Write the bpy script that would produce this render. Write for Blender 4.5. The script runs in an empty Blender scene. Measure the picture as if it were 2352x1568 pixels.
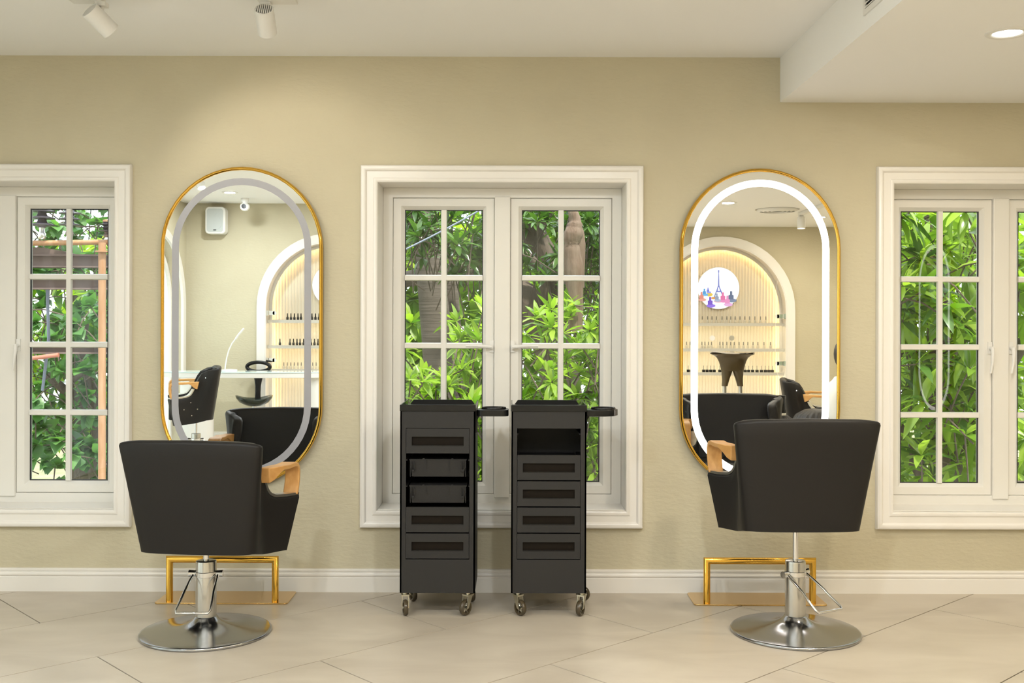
import bpy, bmesh, math, random
import numpy as np
from mathutils import Vector, Matrix

random.seed(7)
SC = bpy.context.scene
COL = SC.collection
PI = math.pi
R = math.radians

# ------------------------------------------------------------------ camera, world, exposure
CAM_D, CAM_H, FPX = 5.63, 1.418, 2438.0
cam_data = bpy.data.cameras.new('camera')
cam_data.sensor_width = 36.0
cam_data.lens = 36.0 * FPX / 2352.0
cam_data.shift_x = (1176 - 1180) / 2352.0
cam_data.shift_y = -(784 - 745) / 2352.0
cam_data.clip_start = 0.05
cam_data.clip_end = 200
cam = bpy.data.objects.new('camera', cam_data)
COL.objects.link(cam)
cam.matrix_world = Matrix.Translation((0, -CAM_D, CAM_H)) @ Matrix.Rotation(R(90), 4, 'X') @ Matrix.Rotation(R(0.17), 4, 'Z')
SC.camera = cam

world = bpy.data.worlds.new('overcast_sky')
SC.world = world
world.use_nodes = True
wn = world.node_tree.nodes
wn['Background'].inputs[0].default_value = (0.86, 0.94, 1.0, 1)
wn['Background'].inputs[1].default_value = 3.0

sun_data = bpy.data.lights.new('sun', 'SUN')
sun_data.energy = 7.0
sun_data.angle = R(3)
sun_data.color = (1.0, 0.95, 0.84)
sun = bpy.data.objects.new('sun', sun_data)
COL.objects.link(sun)
sun.rotation_euler = Vector((-0.28, 0.36, -1.0)).to_track_quat('-Z', 'Y').to_euler()

SC.view_settings.view_transform = 'Standard'
SC.view_settings.look = 'None'
SC.view_settings.exposure = 0.0
SC.view_settings.gamma = 1.0
SC.view_settings.use_curve_mapping = False
SC.cycles.use_denoising = True
SC.cycles.max_bounces = 10
SC.cycles.transparent_max_bounces = 16
SC.cycles.caustics_reflective = False
SC.cycles.caustics_refractive = False
SC.cycles.sample_clamp_indirect = 6.0


# ------------------------------------------------------------------ geometry helpers
class MB:
    """collects shapes, then links them as ONE mesh object"""
    def __init__(self):
        self.v = []
        self.f = []
        self.m = None

    def raw(self, vs, fs):
        o = len(self.v)
        self.v += [tuple(p) for p in vs]
        self.f += [tuple(i + o for i in f) for f in fs]
        return self

    def box(self, x0, x1, y0, y1, z0, z1):
        vs = [(x0, y0, z0), (x1, y0, z0), (x1, y1, z0), (x0, y1, z0), (x0, y0, z1), (x1, y0, z1), (x1, y1, z1), (x0, y1, z1)]
        return self.raw(vs, [(0, 3, 2, 1), (4, 5, 6, 7), (0, 1, 5, 4), (1, 2, 6, 5), (2, 3, 7, 6), (3, 0, 4, 7)])

    def frustum(self, a, b, z0, z1):
        """a, b = (x0,x1,y0,y1) at z0 and z1"""
        vs = [(a[0], a[2], z0), (a[1], a[2], z0), (a[1], a[3], z0), (a[0], a[3], z0), (b[0], b[2], z1), (b[1], b[2], z1), (b[1], b[3], z1), (b[0], b[3], z1)]
        return self.raw(vs, [(0, 3, 2, 1), (4, 5, 6, 7), (0, 1, 5, 4), (1, 2, 6, 5), (2, 3, 7, 6), (3, 0, 4, 7)])

    def cyl(self, p0, p1, r0, r1=None, n=16):
        r1 = r0 if r1 is None else r1
        p0, p1 = Vector(p0), Vector(p1)
        d = (p1 - p0).normalized()
        a = d.orthogonal().normalized()
        b = d.cross(a)
        vs = []
        for p, r in ((p0, r0), (p1, r1)):
            for k in range(n):
                t = 2 * PI * k / n
                vs.append(p + a * math.cos(t) * r + b * math.sin(t) * r)
        fs = [(k, (k + 1) % n, n + (k + 1) % n, n + k) for k in range(n)]
        fs.append(tuple(range(n - 1, -1, -1)))
        fs.append(tuple(range(n, 2 * n)))
        return self.raw(vs, fs)

    def tube(self, pts, r, n=8, closed=False, rs=None):
        pts = [Vector(p) for p in pts]
        m = len(pts)
        vs = []
        up = None
        for i, p in enumerate(pts):
            if closed:
                d = pts[(i + 1) % m] - pts[i - 1]
            else:
                d = pts[min(i + 1, m - 1)] - pts[max(i - 1, 0)]
            d.normalize()
            if up is None:
                up = d.orthogonal().normalized()
            a = (up - d * up.dot(d))
            if a.length < 1e-5:
                a = d.orthogonal()
            a.normalize()
            up = a
            b = d.cross(a)
            rr = rs[i] if rs else r
            for k in range(n):
                t = 2 * PI * k / n
                vs.append(p + a * math.cos(t) * rr + b * math.sin(t) * rr)
        fs = []
        for i in range(m if closed else m - 1):
            j = (i + 1) % m
            for k in range(n):
                fs.append((i * n + k, i * n + (k + 1) % n, j * n + (k + 1) % n, j * n + k))
        if not closed:
            fs.append(tuple(range(n - 1, -1, -1)))
            fs.append(tuple((m - 1) * n + k for k in range(n)))
        return self.raw(vs, fs)

    def lathe(self, prof, n=32, c=(0, 0, 0), rfun=None):
        """prof = [(r, z)...]"""
        vs = []
        for r, z in prof:
            for k in range(n):
                t = 2 * PI * k / n
                q = r * (rfun(t, z) if rfun else 1)
                vs.append((c[0] + q * math.cos(t), c[1] + q * math.sin(t), c[2] + z))
        fs = []
        for i in range(len(prof) - 1):
            for k in range(n):
                fs.append((i * n + k, i * n + (k + 1) % n, (i + 1) * n + (k + 1) % n, (i + 1) * n + k))
        fs.append(tuple(range(n - 1, -1, -1)))
        fs.append(tuple((len(prof) - 1) * n + k for k in range(n)))
        return self.raw(vs, fs)

    def prism(self, poly, a0, a1, axis='y'):
        """poly in the two other axes; x: (y,z)  y: (x,z)  z: (x,y)"""
        def P(p, a):
            return {'x': (a, p[0], p[1]), 'y': (p[0], a, p[1]), 'z': (p[0], p[1], a)}[axis]
        n = len(poly)
        vs = [P(p, a0) for p in poly] + [P(p, a1) for p in poly]
        fs = [(k, (k + 1) % n, n + (k + 1) % n, n + k) for k in range(n)]
        fs.append(tuple(range(n - 1, -1, -1)))
        fs.append(tuple(range(n, 2 * n)))
        return self.raw(vs, fs)

    def loops(self, rings, closed_ring=True, closed_path=False, caps=False):
        """rings = list of equally long point lists"""
        n = len(rings[0])
        vs = [p for r in rings for p in r]
        fs = []
        m = len(rings)
        for i in range(m if closed_path else m - 1):
            j = (i + 1) % m
            for k in range(n if closed_ring else n - 1):
                k2 = (k + 1) % n
                fs.append((i * n + k, i * n + k2, j * n + k2, j * n + k))
        if caps:
            fs.append(tuple(range(n - 1, -1, -1)))
            fs.append(tuple((m - 1) * n + k for k in range(n)))
        return self.raw(vs, fs)

    def sweep_rect(self, prof, x0, x1, z0, z1, yoff=0.0):
        """prof = [(inset, y)...], swept with mitres round a rectangle"""
        rings = []
        for i, y in prof:
            rings.append([(x0 + i, y + yoff, z0 + i), (x1 - i, y + yoff, z0 + i), (x1 - i, y + yoff, z1 - i), (x0 + i, y + yoff, z1 - i)])
        return self.loops(rings)

    def build(self, name, mat, parent=None, smooth=None, bevel=0.0, loc=None, rz=None, segs=2, label=None, kind=None):
        me = bpy.data.meshes.new(name)
        me.from_pydata(self.v, [], self.f)
        me.update()
        bm = bmesh.new()
        bm.from_mesh(me)
        bmesh.ops.recalc_face_normals(bm, faces=bm.faces)
        bm.to_mesh(me)
        bm.free()
        if smooth:
            me.shade_smooth()
            me.set_sharp_from_angle(angle=R(smooth))
        me.materials.append(mat)
        o = bpy.data.objects.new(name, me)
        COL.objects.link(o)
        if bevel:
            b = o.modifiers.new('bevel', 'BEVEL')
            b.width = bevel
            b.segments = segs
            b.limit_method = 'ANGLE'
            b.angle_limit = R(35)
            b.harden_normals = False
            if not smooth:
                me.shade_smooth()
                me.set_sharp_from_angle(angle=R(40))
        if parent:
            o.parent = parent
        if loc is not None:
            o.location = loc
        if rz is not None:
            o.rotation_euler = (0, 0, rz)
        if label:
            o['label'] = label
        if kind:
            o['kind'] = kind
        return o


def tag(o, label, cat, group=None):
    o['label'] = label
    o['category'] = cat
    if group:
        o['group'] = group
    return o


def struct(o, label=None):
    o['kind'] = 'structure'
    if label:
        o['label'] = label
    return o


def thing(name, label, cat, loc=(0, 0, 0), rz=0.0, group=None):
    o = bpy.data.objects.new(name, None)
    o.empty_display_size = 0.05
    COL.objects.link(o)
    o.location = loc
    o.rotation_euler = (0, 0, rz)
    return tag(o, label, cat, group)


def copy_tree(o, parent=None):
    c = o.copy()
    COL.objects.link(c)
    c.parent = parent
    for ch in o.children:
        copy_tree(ch, c)
    return c


# ------------------------------------------------------------------ materials
MATS = {}


def mat(name, col, rough=0.5, metal=0.0, bump=0.0, bscale=60.0, bstretch=(1, 1, 1), var=0.0, vscale=4.0, coat=0.0, spec=0.5, emit=None, estr=0.0, col2=None, vstretch=(1, 1, 1), detail=4.0, bdist=0.002):
    m = bpy.data.materials.new(name)
    m.use_nodes = True
    nt = m.node_tree
    b = nt.nodes['Principled BSDF']
    b.inputs['Base Color'].default_value = (*col, 1)
    b.inputs['Roughness'].default_value = rough
    b.inputs['Metallic'].default_value = metal
    b.inputs['Specular IOR Level'].default_value = spec
    b.inputs['Coat Weight'].default_value = coat
    if emit:
        b.inputs['Emission Color'].default_value = (*emit, 1)
        b.inputs['Emission Strength'].default_value = estr
    if bump or var or col2:
        tc = nt.nodes.new('ShaderNodeTexCoord')
    if bump:
        mp = nt.nodes.new('ShaderNodeMapping')
        mp.inputs['Scale'].default_value = bstretch
        nz = nt.nodes.new('ShaderNodeTexNoise')
        nz.inputs['Scale'].default_value = bscale
        nz.inputs['Detail'].default_value = detail
        bp = nt.nodes.new('ShaderNodeBump')
        bp.inputs['Strength'].default_value = bump
        bp.inputs['Distance'].default_value = bdist
        nt.links.new(tc.outputs['Object'], mp.inputs[0])
        nt.links.new(mp.outputs[0], nz.inputs['Vector'])
        nt.links.new(nz.outputs['Fac'], bp.inputs['Height'])
        nt.links.new(bp.outputs[0], b.inputs['Normal'])
    if var or col2:
        mp2 = nt.nodes.new('ShaderNodeMapping')
        mp2.inputs['Scale'].default_value = vstretch
        n2 = nt.nodes.new('ShaderNodeTexNoise')
        n2.inputs['Scale'].default_value = vscale
        n2.inputs['Detail'].default_value = 5
        rp = nt.nodes.new('ShaderNodeValToRGB')
        rp.color_ramp.elements[0].position = 0.3
        rp.color_ramp.elements[1].position = 0.7
        c2 = col2 if col2 else tuple(min(1, c * (1 + var)) for c in col)
        c1 = col if col2 else tuple(c * (1 - var) for c in col)
        rp.color_ramp.elements[0].color = (*c1, 1)
        rp.color_ramp.elements[1].color = (*c2, 1)
        nt.links.new(tc.outputs['Object'], mp2.inputs[0])
        nt.links.new(mp2.outputs[0], n2.inputs['Vector'])
        nt.links.new(n2.outputs['Fac'], rp.inputs[0])
        nt.links.new(rp.outputs[0], b.inputs['Base Color'])
    MATS[name] = m
    return m


def emat(name, col, strength):
    m = bpy.data.materials.new(name)
    m.use_nodes = True
    nt = m.node_tree
    nt.nodes.clear()
    e = nt.nodes.new('ShaderNodeEmission')
    e.inputs[0].default_value = (*col, 1)
    e.inputs[1].default_value = strength
    o = nt.nodes.new('ShaderNodeOutputMaterial')
    nt.links.new(e.outputs[0], o.inputs[0])
    MATS[name] = m
    return m


def glassmat(name, tint=(0.97, 0.99, 0.98), refl=0.06):
    m = bpy.data.materials.new(name)
    m.use_nodes = True
    nt = m.node_tree
    nt.nodes.clear()
    t = nt.nodes.new('ShaderNodeBsdfTransparent')
    t.inputs[0].default_value = (*tint, 1)
    g = nt.nodes.new('ShaderNodeBsdfGlossy')
    g.inputs['Roughness'].default_value = 0.0
    lw = nt.nodes.new('ShaderNodeFresnel')
    lw.inputs[0].default_value = 1.5
    mp = nt.nodes.new('ShaderNodeMath')
    mp.operation = 'MULTIPLY'
    mp.inputs[1].default_value = refl / 0.04
    mx = nt.nodes.new('ShaderNodeMixShader')
    o = nt.nodes.new('ShaderNodeOutputMaterial')
    nt.links.new(lw.outputs[0], mp.inputs[0])
    nt.links.new(mp.outputs[0], mx.inputs[0])
    nt.links.new(t.outputs[0], mx.inputs[1])
    nt.links.new(g.outputs[0], mx.inputs[2])
    nt.links.new(mx.outputs[0], o.inputs[0])
    MATS[name] = m
    return m


def leafmat(name, c1, c2, trans=0.45, rough=0.35):
    m = bpy.data.materials.new(name)
    m.use_nodes = True
    nt = m.node_tree
    b = nt.nodes['Principled BSDF']
    b.inputs['Roughness'].default_value = rough
    b.inputs['Specular IOR Level'].default_value = 0.6
    g = nt.nodes.new('ShaderNodeNewGeometry')
    oi = nt.nodes.new('ShaderNodeObjectInfo')
    ad = nt.nodes.new('ShaderNodeMath')
    ad.operation = 'ADD'
    fr = nt.nodes.new('ShaderNodeMath')
    fr.operation = 'FRACT'
    rp = nt.nodes.new('ShaderNodeValToRGB')
    rp.color_ramp.elements[0].color = (*c1, 1)
    rp.color_ramp.elements[1].color = (*c2, 1)
    tr = nt.nodes.new('ShaderNodeBsdfTranslucent')
    mul = nt.nodes.new('ShaderNodeMixRGB')
    mul.blend_type = 'MULTIPLY'
    mul.inputs[0].default_value = 1.0
    mul.inputs[2].default_value = (1.25, 1.5, 0.55, 1)
    mx = nt.nodes.new('ShaderNodeMixShader')
    mx.inputs[0].default_value = trans
    nt.links.new(g.outputs['Random Per Island'], ad.inputs[0])
    nt.links.new(oi.outputs['Random'], ad.inputs[1])
    nt.links.new(ad.outputs[0], fr.inputs[0])
    nt.links.new(fr.outputs[0], rp.inputs[0])
    nt.links.new(rp.outputs[0], b.inputs['Base Color'])
    nt.links.new(rp.outputs[0], mul.inputs[1])
    nt.links.new(mul.outputs[0], tr.inputs[0])
    nt.links.new(b.outputs[0], mx.inputs[1])
    nt.links.new(tr.outputs[0], mx.inputs[2])
    nt.links.new(mx.outputs[0], nt.nodes['Material Output'].inputs[0])
    MATS[name] = m
    return m


def frostmat(name):
    m = bpy.data.materials.new(name)
    m.use_nodes = True
    nt = m.node_tree
    nt.nodes.clear()
    t = nt.nodes.new('ShaderNodeBsdfTranslucent')
    t.inputs[0].default_value = (0.93, 0.95, 0.94, 1)
    g = nt.nodes.new('ShaderNodeBsdfDiffuse')
    g.inputs[0].default_value = (0.9, 0.9, 0.9, 1)
    mx = nt.nodes.new('ShaderNodeMixShader')
    mx.inputs[0].default_value = 0.15
    o = nt.nodes.new('ShaderNodeOutputMaterial')
    nt.links.new(t.outputs[0], mx.inputs[1])
    nt.links.new(g.outputs[0], mx.inputs[2])
    nt.links.new(mx.outputs[0], o.inputs[0])
    MATS[name] = m
    return m


def tilemat(name):
    m = mat(name, (0.44, 0.38, 0.30), rough=0.3, bump=0.05, bscale=25, spec=0.5, vscale=1.6, col2=(0.57, 0.505, 0.41), vstretch=(1, 2.2, 1))
    nt = m.node_tree
    for n in nt.nodes:
        if n.type == 'TEX_NOISE':
            n.inputs['Distortion'].default_value = 0.8
    return m


M_WALL = mat('cream_plaster', (0.545, 0.493, 0.357), rough=0.85, bump=0.6, bscale=26, bstretch=(1, 1, 2.2), bdist=0.005, detail=9, vscale=2.0, col2=(0.588, 0.538, 0.392), spec=0.2)
M_CEIL = mat('ceiling_paint', (0.91, 0.91, 0.895), rough=0.9, bump=0.1, bscale=8, spec=0.1)
M_TRIM = mat('white_gloss_trim', (0.82, 0.79, 0.74), rough=0.28, bump=0.05, bscale=30)
M_UPVC = mat('white_upvc', (0.80, 0.78, 0.73), rough=0.3, bump=0.03, bscale=30)
M_GASKET = mat('black_gasket', (0.02, 0.02, 0.02), rough=0.6, bump=0.05)
M_GLASS = glassmat('window_glass', tint=(0.985, 0.99, 0.985), refl=0.026)
M_FROSTPANE = frostmat('frosted_pane')
M_DOORGLASS = glassmat('door_glass', tint=(0.99, 0.985, 0.97), refl=0.02)
M_GROUT = mat('dark_grout', (0.10, 0.085, 0.07), rough=0.9, bump=0.2)
M_TILE = tilemat('beige_stone_tile')
M_GOLD = mat('polished_gold', (0.78, 0.47, 0.085), rough=0.13, metal=1.0, bump=0.03, bscale=9)
M_GOLDPLATE = mat('brushed_gold', (0.80, 0.54, 0.22), rough=0.2, metal=1.0, bump=0.02, bscale=60)
M_MIRROR = mat('mirror_silver', (0.93, 0.95, 0.94), rough=0.0, metal=1.0)
M_FROST = mat('frosted_strip', (0.36, 0.36, 0.385), rough=0.35, bump=0.02)
M_LED = emat('led_white', (1.0, 0.93, 0.87), 7.0)
M_BLACKVINYL = mat('black_vinyl', (0.013, 0.0115, 0.0105), rough=0.5, bump=0.12, bscale=350, spec=0.28)
M_CHROME = mat('chrome', (0.78, 0.78, 0.78), rough=0.08, metal=1.0, bump=0.01)
M_STEEL = mat('brushed_steel', (0.60, 0.59, 0.56), rough=0.24, metal=1.0, bump=0.06, bscale=90, bstretch=(1, 1, 0.05))
M_BASE = mat('polished_steel_base', (0.42, 0.43, 0.45), rough=0.17, metal=1.0, bump=0.015, bscale=12)
M_WOOD = mat('light_oak', (0.58, 0.29, 0.085), rough=0.4, bump=0.06, bscale=20, bstretch=(10, 1, 1), vscale=5, col2=(0.68, 0.37, 0.125), vstretch=(9, 1, 6))
M_SILVER = mat('satin_aluminium', (0.72, 0.71, 0.67), rough=0.3, metal=1.0, bump=0.02)
M_BLACKPL = mat('matte_black_plastic', (0.018, 0.017, 0.0165), rough=0.52, bump=0.15, bscale=400, spec=0.36)
M_BLACKGL = mat('gloss_black_plastic', (0.010, 0.010, 0.010), rough=0.25, bump=0.01, spec=0.3)
M_SMOKE = mat('smoked_brown_plastic', (0.06, 0.045, 0.025), rough=0.15, bump=0.01)
M_ZINC = mat('zinc_plate', (0.62, 0.60, 0.50), rough=0.3, metal=1.0, bump=0.03)
M_WHITEPL = mat('white_plastic', (0.80, 0.79, 0.76), rough=0.35, bump=0.02)
M_WHITE = mat('white_lacquer', (0.82, 0.82, 0.80), rough=0.25, bump=0.02)
M_GREYGRILLE = mat('grey_speaker_mesh', (0.52, 0.55, 0.54), rough=0.6, bump=0.3, bscale=300)
M_LENS = emat('lamp_lens', (1.0, 0.97, 0.90), 20.0)
M_WARM = emat('warm_led_strip', (1.0, 0.66, 0.30), 24.0)
M_SHELFLED = emat('shelf_led_strip', (1.0, 0.84, 0.55), 75.0)
M_RECESS = mat('dark_recess', (0.009, 0.006, 0.0035), rough=0.5, bump=0.01, spec=0.12)
M_FLUTE = mat('fluted_cream_panel', (0.86, 0.80, 0.68), rough=0.5, bump=0.03)
M_SHELF = mat('white_shelf', (0.86, 0.84, 0.78), rough=0.4, bump=0.02)
M_DARKBOTTLE = mat('dark_polish_bottle', (0.02, 0.02, 0.02), rough=0.2, bump=0.01)
M_CLEARBOTTLE = mat('pale_polish_bottle', (0.70, 0.66, 0.56), rough=0.15, bump=0.01)
M_GREYCAP = mat('grey_cap', (0.30, 0.29, 0.26), rough=0.3, bump=0.01)
M_LIGHTBOX = emat('lightbox_white', (0.97, 0.98, 1.0), 1.6)
M_OLIVE = mat('dark_olive_gloss', (0.07, 0.05, 0.022), rough=0.25, bump=0.02)
M_TEAL = mat('dark_teal_gloss', (0.012, 0.022, 0.018), rough=0.12, bump=0.01)
M_DESKGLASS = mat('pale_glass_top', (0.68, 0.84, 0.84), rough=0.08, bump=0.01)
M_BARK = mat('grey_brown_bark', (0.075, 0.056, 0.041), rough=0.9, bump=1.0, bscale=14, bstretch=(1, 1, 0.4), bdist=0.03, vscale=6, col2=(0.13, 0.10, 0.078))
M_PALM = mat('smooth_grey_trunk', (0.085, 0.068, 0.053), rough=0.85, bump=0.6, bscale=5, bstretch=(0.3, 0.3, 6), bdist=0.02, vscale=3, col2=(0.125, 0.102, 0.082), vstretch=(1, 1, 5))
M_CUT = mat('split_pale_wood', (0.12, 0.07, 0.042), rough=0.8, bump=0.8, bscale=12, bstretch=(3, 3, 0.4), bdist=0.02, vscale=5, col2=(0.20, 0.145, 0.105), vstretch=(3, 3, 0.4))
M_RUST = mat('rusty_steel', (0.13, 0.09, 0.08), rough=0.75, bump=0.4, bscale=40, vscale=7, col2=(0.21, 0.155, 0.14))
M_ORANGE = mat('weathered_orange_pipe', (0.36, 0.165, 0.065), rough=0.6, bump=0.2, bscale=20, vscale=6, col2=(0.46, 0.28, 0.16), vstretch=(4, 4, 0.6))
M_PORCELAIN = mat('dark_glazed_porcelain', (0.09, 0.08, 0.10), rough=0.25, bump=0.02)
M_CABLE = mat('grey_blue_cable', (0.22, 0.25, 0.33), rough=0.6, bump=0.05)
M_REDPIPE = mat('faded_red_pipe', (0.50, 0.19, 0.13), rough=0.6, bump=0.1)
M_GROUND = mat('outdoor_soil', (0.16, 0.18, 0.08), rough=0.95, bump=0.6, bscale=3, bdist=0.05, vscale=1.2, col2=(0.26, 0.24, 0.15))
M_LEAF_NEAR = leafmat('mango_leaf_bright', (0.115, 0.22, 0.025), (0.36, 0.48, 0.08), rough=0.22)
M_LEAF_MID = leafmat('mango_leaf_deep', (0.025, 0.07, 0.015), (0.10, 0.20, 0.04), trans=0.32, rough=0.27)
M_LEAF_FAR = leafmat('far_leaf', (0.06, 0.15, 0.015), (0.34, 0.46, 0.05), trans=0.55)
M_LEAF_HEART = leafmat('heart_leaf', (0.05, 0.14, 0.045), (0.14, 0.30, 0.09), trans=0.4, rough=0.3)
M_SKIN = mat('skin', (0.50, 0.30, 0.20), rough=0.55, bump=0.03)
M_SHIRT = mat('white_cotton', (0.74, 0.73, 0.68), rough=0.85, bump=0.2, bscale=80)
M_HAIR = mat('dark_hair', (0.018, 0.012, 0.009), rough=0.5, bump=0.6, bscale=90, bstretch=(1, 1, 0.2))
M_TROUSER = mat('black_trousers', (0.02, 0.02, 0.022), rough=0.8, bump=0.1)

# ------------------------------------------------------------------ room shell
XL, XR, YB = -3.9, 4.0, -7.07
ZC, ZS, XS = 2.837, 2.60, 1.409
WT = 0.30                                   # outer wall thickness
WIN_W, WIN_Z0, WIN_Z1 = 1.495, 0.342, 2.258
WIN_C = [-2.7705, -0.0635, 2.6665]
CAS = 0.093                                 # casing width

# front wall with three window openings
m = MB()
edges = [XL - 0.3]
for c in WIN_C:
    edges += [c - WIN_W / 2 + CAS - 0.004, c + WIN_W / 2 - CAS + 0.004]
edges.append(XR + 0.3)
zo0, zo1 = WIN_Z0 + CAS - 0.004, WIN_Z1 - CAS + 0.004
xs = edges
for k in range(0, len(xs), 2):
    m.box(xs[k], xs[k + 1], 0, WT, -0.05, 3.1)
for k in range(1, len(xs) - 1, 2):
    m.box(xs[k], xs[k + 1], 0, WT, -0.05, zo0)
    m.box(xs[k], xs[k + 1], 0, WT, zo1, 3.1)
struct(m.build('wall_front', M_WALL))

# arch curve helper: points (x, z) from left foot over the top to the right foot
ARC_N = 28
SPR = 1.608


def arch_pts(c, r, z0=0.0, n=ARC_N, spr=SPR):
    return [(c - r, z0)] + [(c - r * math.cos(PI * k / n), spr + r * math.sin(PI * k / n)) for k in range(n + 1)] + [(c + r, z0)]


NICHE = [-2.18, 2.47]
NR = 0.872                                  # outer radius of the arch moulding
NI = 0.775                                  # inner radius of the moulding
m = MB()
nx = [XL - 0.3]
for c in NICHE:
    nx += [c - NI, c + NI]
nx.append(XR + 0.3)
for k in range(0, len(nx), 2):
    m.box(nx[k], nx[k + 1], YB - 0.4, YB, -0.05, 3.1)
for c in NICHE:
    pts = arch_pts(c, NI)[1:-1]
    for a, b in zip(pts, pts[1:]):
        m.prism([a, b, (b[0], 3.1), (a[0], 3.1)], YB - 0.4, YB, 'y')
struct(m.build('wall_back', M_WALL))

# left wall with arched glazed openings; the last two are added for daylight
LACS, LAR = [-6.1, -4.05, -2.0], 0.78
m = MB()
ly = [YB]
for c in LACS:
    ly += [c - LAR, c + LAR]
ly.append(0)
for k in range(0, len(ly), 2):
    m.box(XL - 0.3, XL, ly[k], ly[k + 1], -0.05, 3.1)
for c in LACS:
    pts = arch_pts(c, LAR)[1:-1]
    for a, b in zip(pts, pts[1:]):
        m.prism([a, b, (b[0], 3.1), (a[0], 3.1)], XL - 0.3, XL, 'x')
struct(m.build('wall_left', M_WALL))
m = MB().box(XR, XR + 0.3, YB, 0, -0.05, 3.1)
struct(m.build('wall_right', M_WALL))

ceil = MB().box(XL, XR, YB, 0, ZC, 3.1).build('ceiling', M_CEIL)
struct(ceil, 'white plaster ceiling over the salon')
MB().box(XS, XR, YB, 0, ZS, ZC).build('soffit', M_CEIL, ceil, label='lower boxed-in part of the white ceiling')

# floor: grout bed with every tile as its own piece
floor = MB().box(XL, XR, YB, 0, -0.06, -0.004).build('floor', M_GROUT)
struct(floor, 'beige stone tile floor laid diagonally')
ang = R(42.9)
U, V = Vector((math.cos(ang), math.sin(ang))), Vector((-math.sin(ang), math.cos(ang)))


def clip(poly, x0, x1, y0, y1):
    def half(ps, f):
        out = []
        for i, p in enumerate(ps):
            q = ps[(i + 1) % len(ps)]
            fp, fq = f(p), f(q)
            if fp >= 0:
                out.append(p)
            if fp * fq < 0:
                t = fp / (fp - fq)
                out.append((p[0] + (q[0] - p[0]) * t, p[1] + (q[1] - p[1]) * t))
        return out
    for f in (lambda p: p[0] - x0, lambda p: x1 - p[0], lambda p: p[1] - y0, lambda p: y1 - p[1]):
        if len(poly) < 3:
            return []
        poly = half(poly, f)
    return poly


G = 0.003
for row in range(-9, 13):
    v1 = 0.39 - 0.686 * row
    v0 = v1 - 0.686
    off = -0.70 if row % 2 == 0 else -0.03
    for n in range(-8, 9):
        u0 = off + 1.353 * n
        u1 = u0 + 1.353
        poly = [tuple(U * a + V * b) for a, b in ((u0 + G, v0 + G), (u1 - G, v0 + G), (u1 - G, v1 - G), (u0 + G, v1 - G))]
        poly = clip(poly, XL + 0.002, XR - 0.002, YB + 0.002, -0.002)
        if len(poly) >= 3:
            area = abs(sum(poly[i][0] * poly[(i + 1) % len(poly)][1] - poly[(i + 1) % len(poly)][0] * poly[i][1] for i in range(len(poly)))) / 2
            if area > 0.004:
                MB().prism(poly, -0.02, 0.0, 'z').build('tile', M_TILE, floor)

# baseboards
BB = [(0.0, 0.0), (-0.016, 0.0), (-0.016, 0.075), (-0.013, 0.078), (-0.013, 0.082), (-0.019, 0.086), (-0.020, 0.094), (-0.017, 0.099), (-0.012, 0.101), (-0.012, 0.107), (-0.016, 0.110), (-0.016, 0.117), (-0.010, 0.121), (0.0, 0.122)]
struct(MB().prism(BB, XL, XR, 'x').build('baseboard_front', M_TRIM))
bb = [(XL, YB)]
segs_back = [(XL + 0.02, NICHE[0] - NR), (NICHE[0] + NR, NICHE[1] - NR), (NICHE[1] + NR, XR)]
m = MB()
for a, b in segs_back:
    m.prism([(YB - p[0], p[1]) for p in BB], a, b, 'x')
struct(m.build('baseboard_back', M_TRIM))
m = MB()
for a, b in ((LACS[0] + LAR + 0.097, LACS[1] - LAR - 0.097), (LACS[1] + LAR + 0.097, LACS[2] - LAR - 0.097), (LACS[2] + LAR + 0.097, -0.02)):
    m.prism([(XL - p[0], p[1]) for p in BB], a, b, 'y')
struct(m.build('baseboard_left', M_TRIM))
struct(MB().prism([(XR + p[0], p[1]) for p in BB], YB + 0.02, -0.02, 'y').build('baseboard_right', M_TRIM))

# ------------------------------------------------------------------ windows
REV = 0.190
casing_prof = [(0.0, 0.0), (0.0, -0.026), (0.004, -0.034), (0.011, -0.038), (0.020, -0.038), (0.027, -0.034), (0.031, -0.027), (0.034, -0.024),
               (0.066, -0.024), (0.069, -0.027), (0.074, -0.029), (0.082, -0.028), (0.089, -0.023), (0.092, -0.014), (0.093, 0.0), (0.093, REV)]


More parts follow.
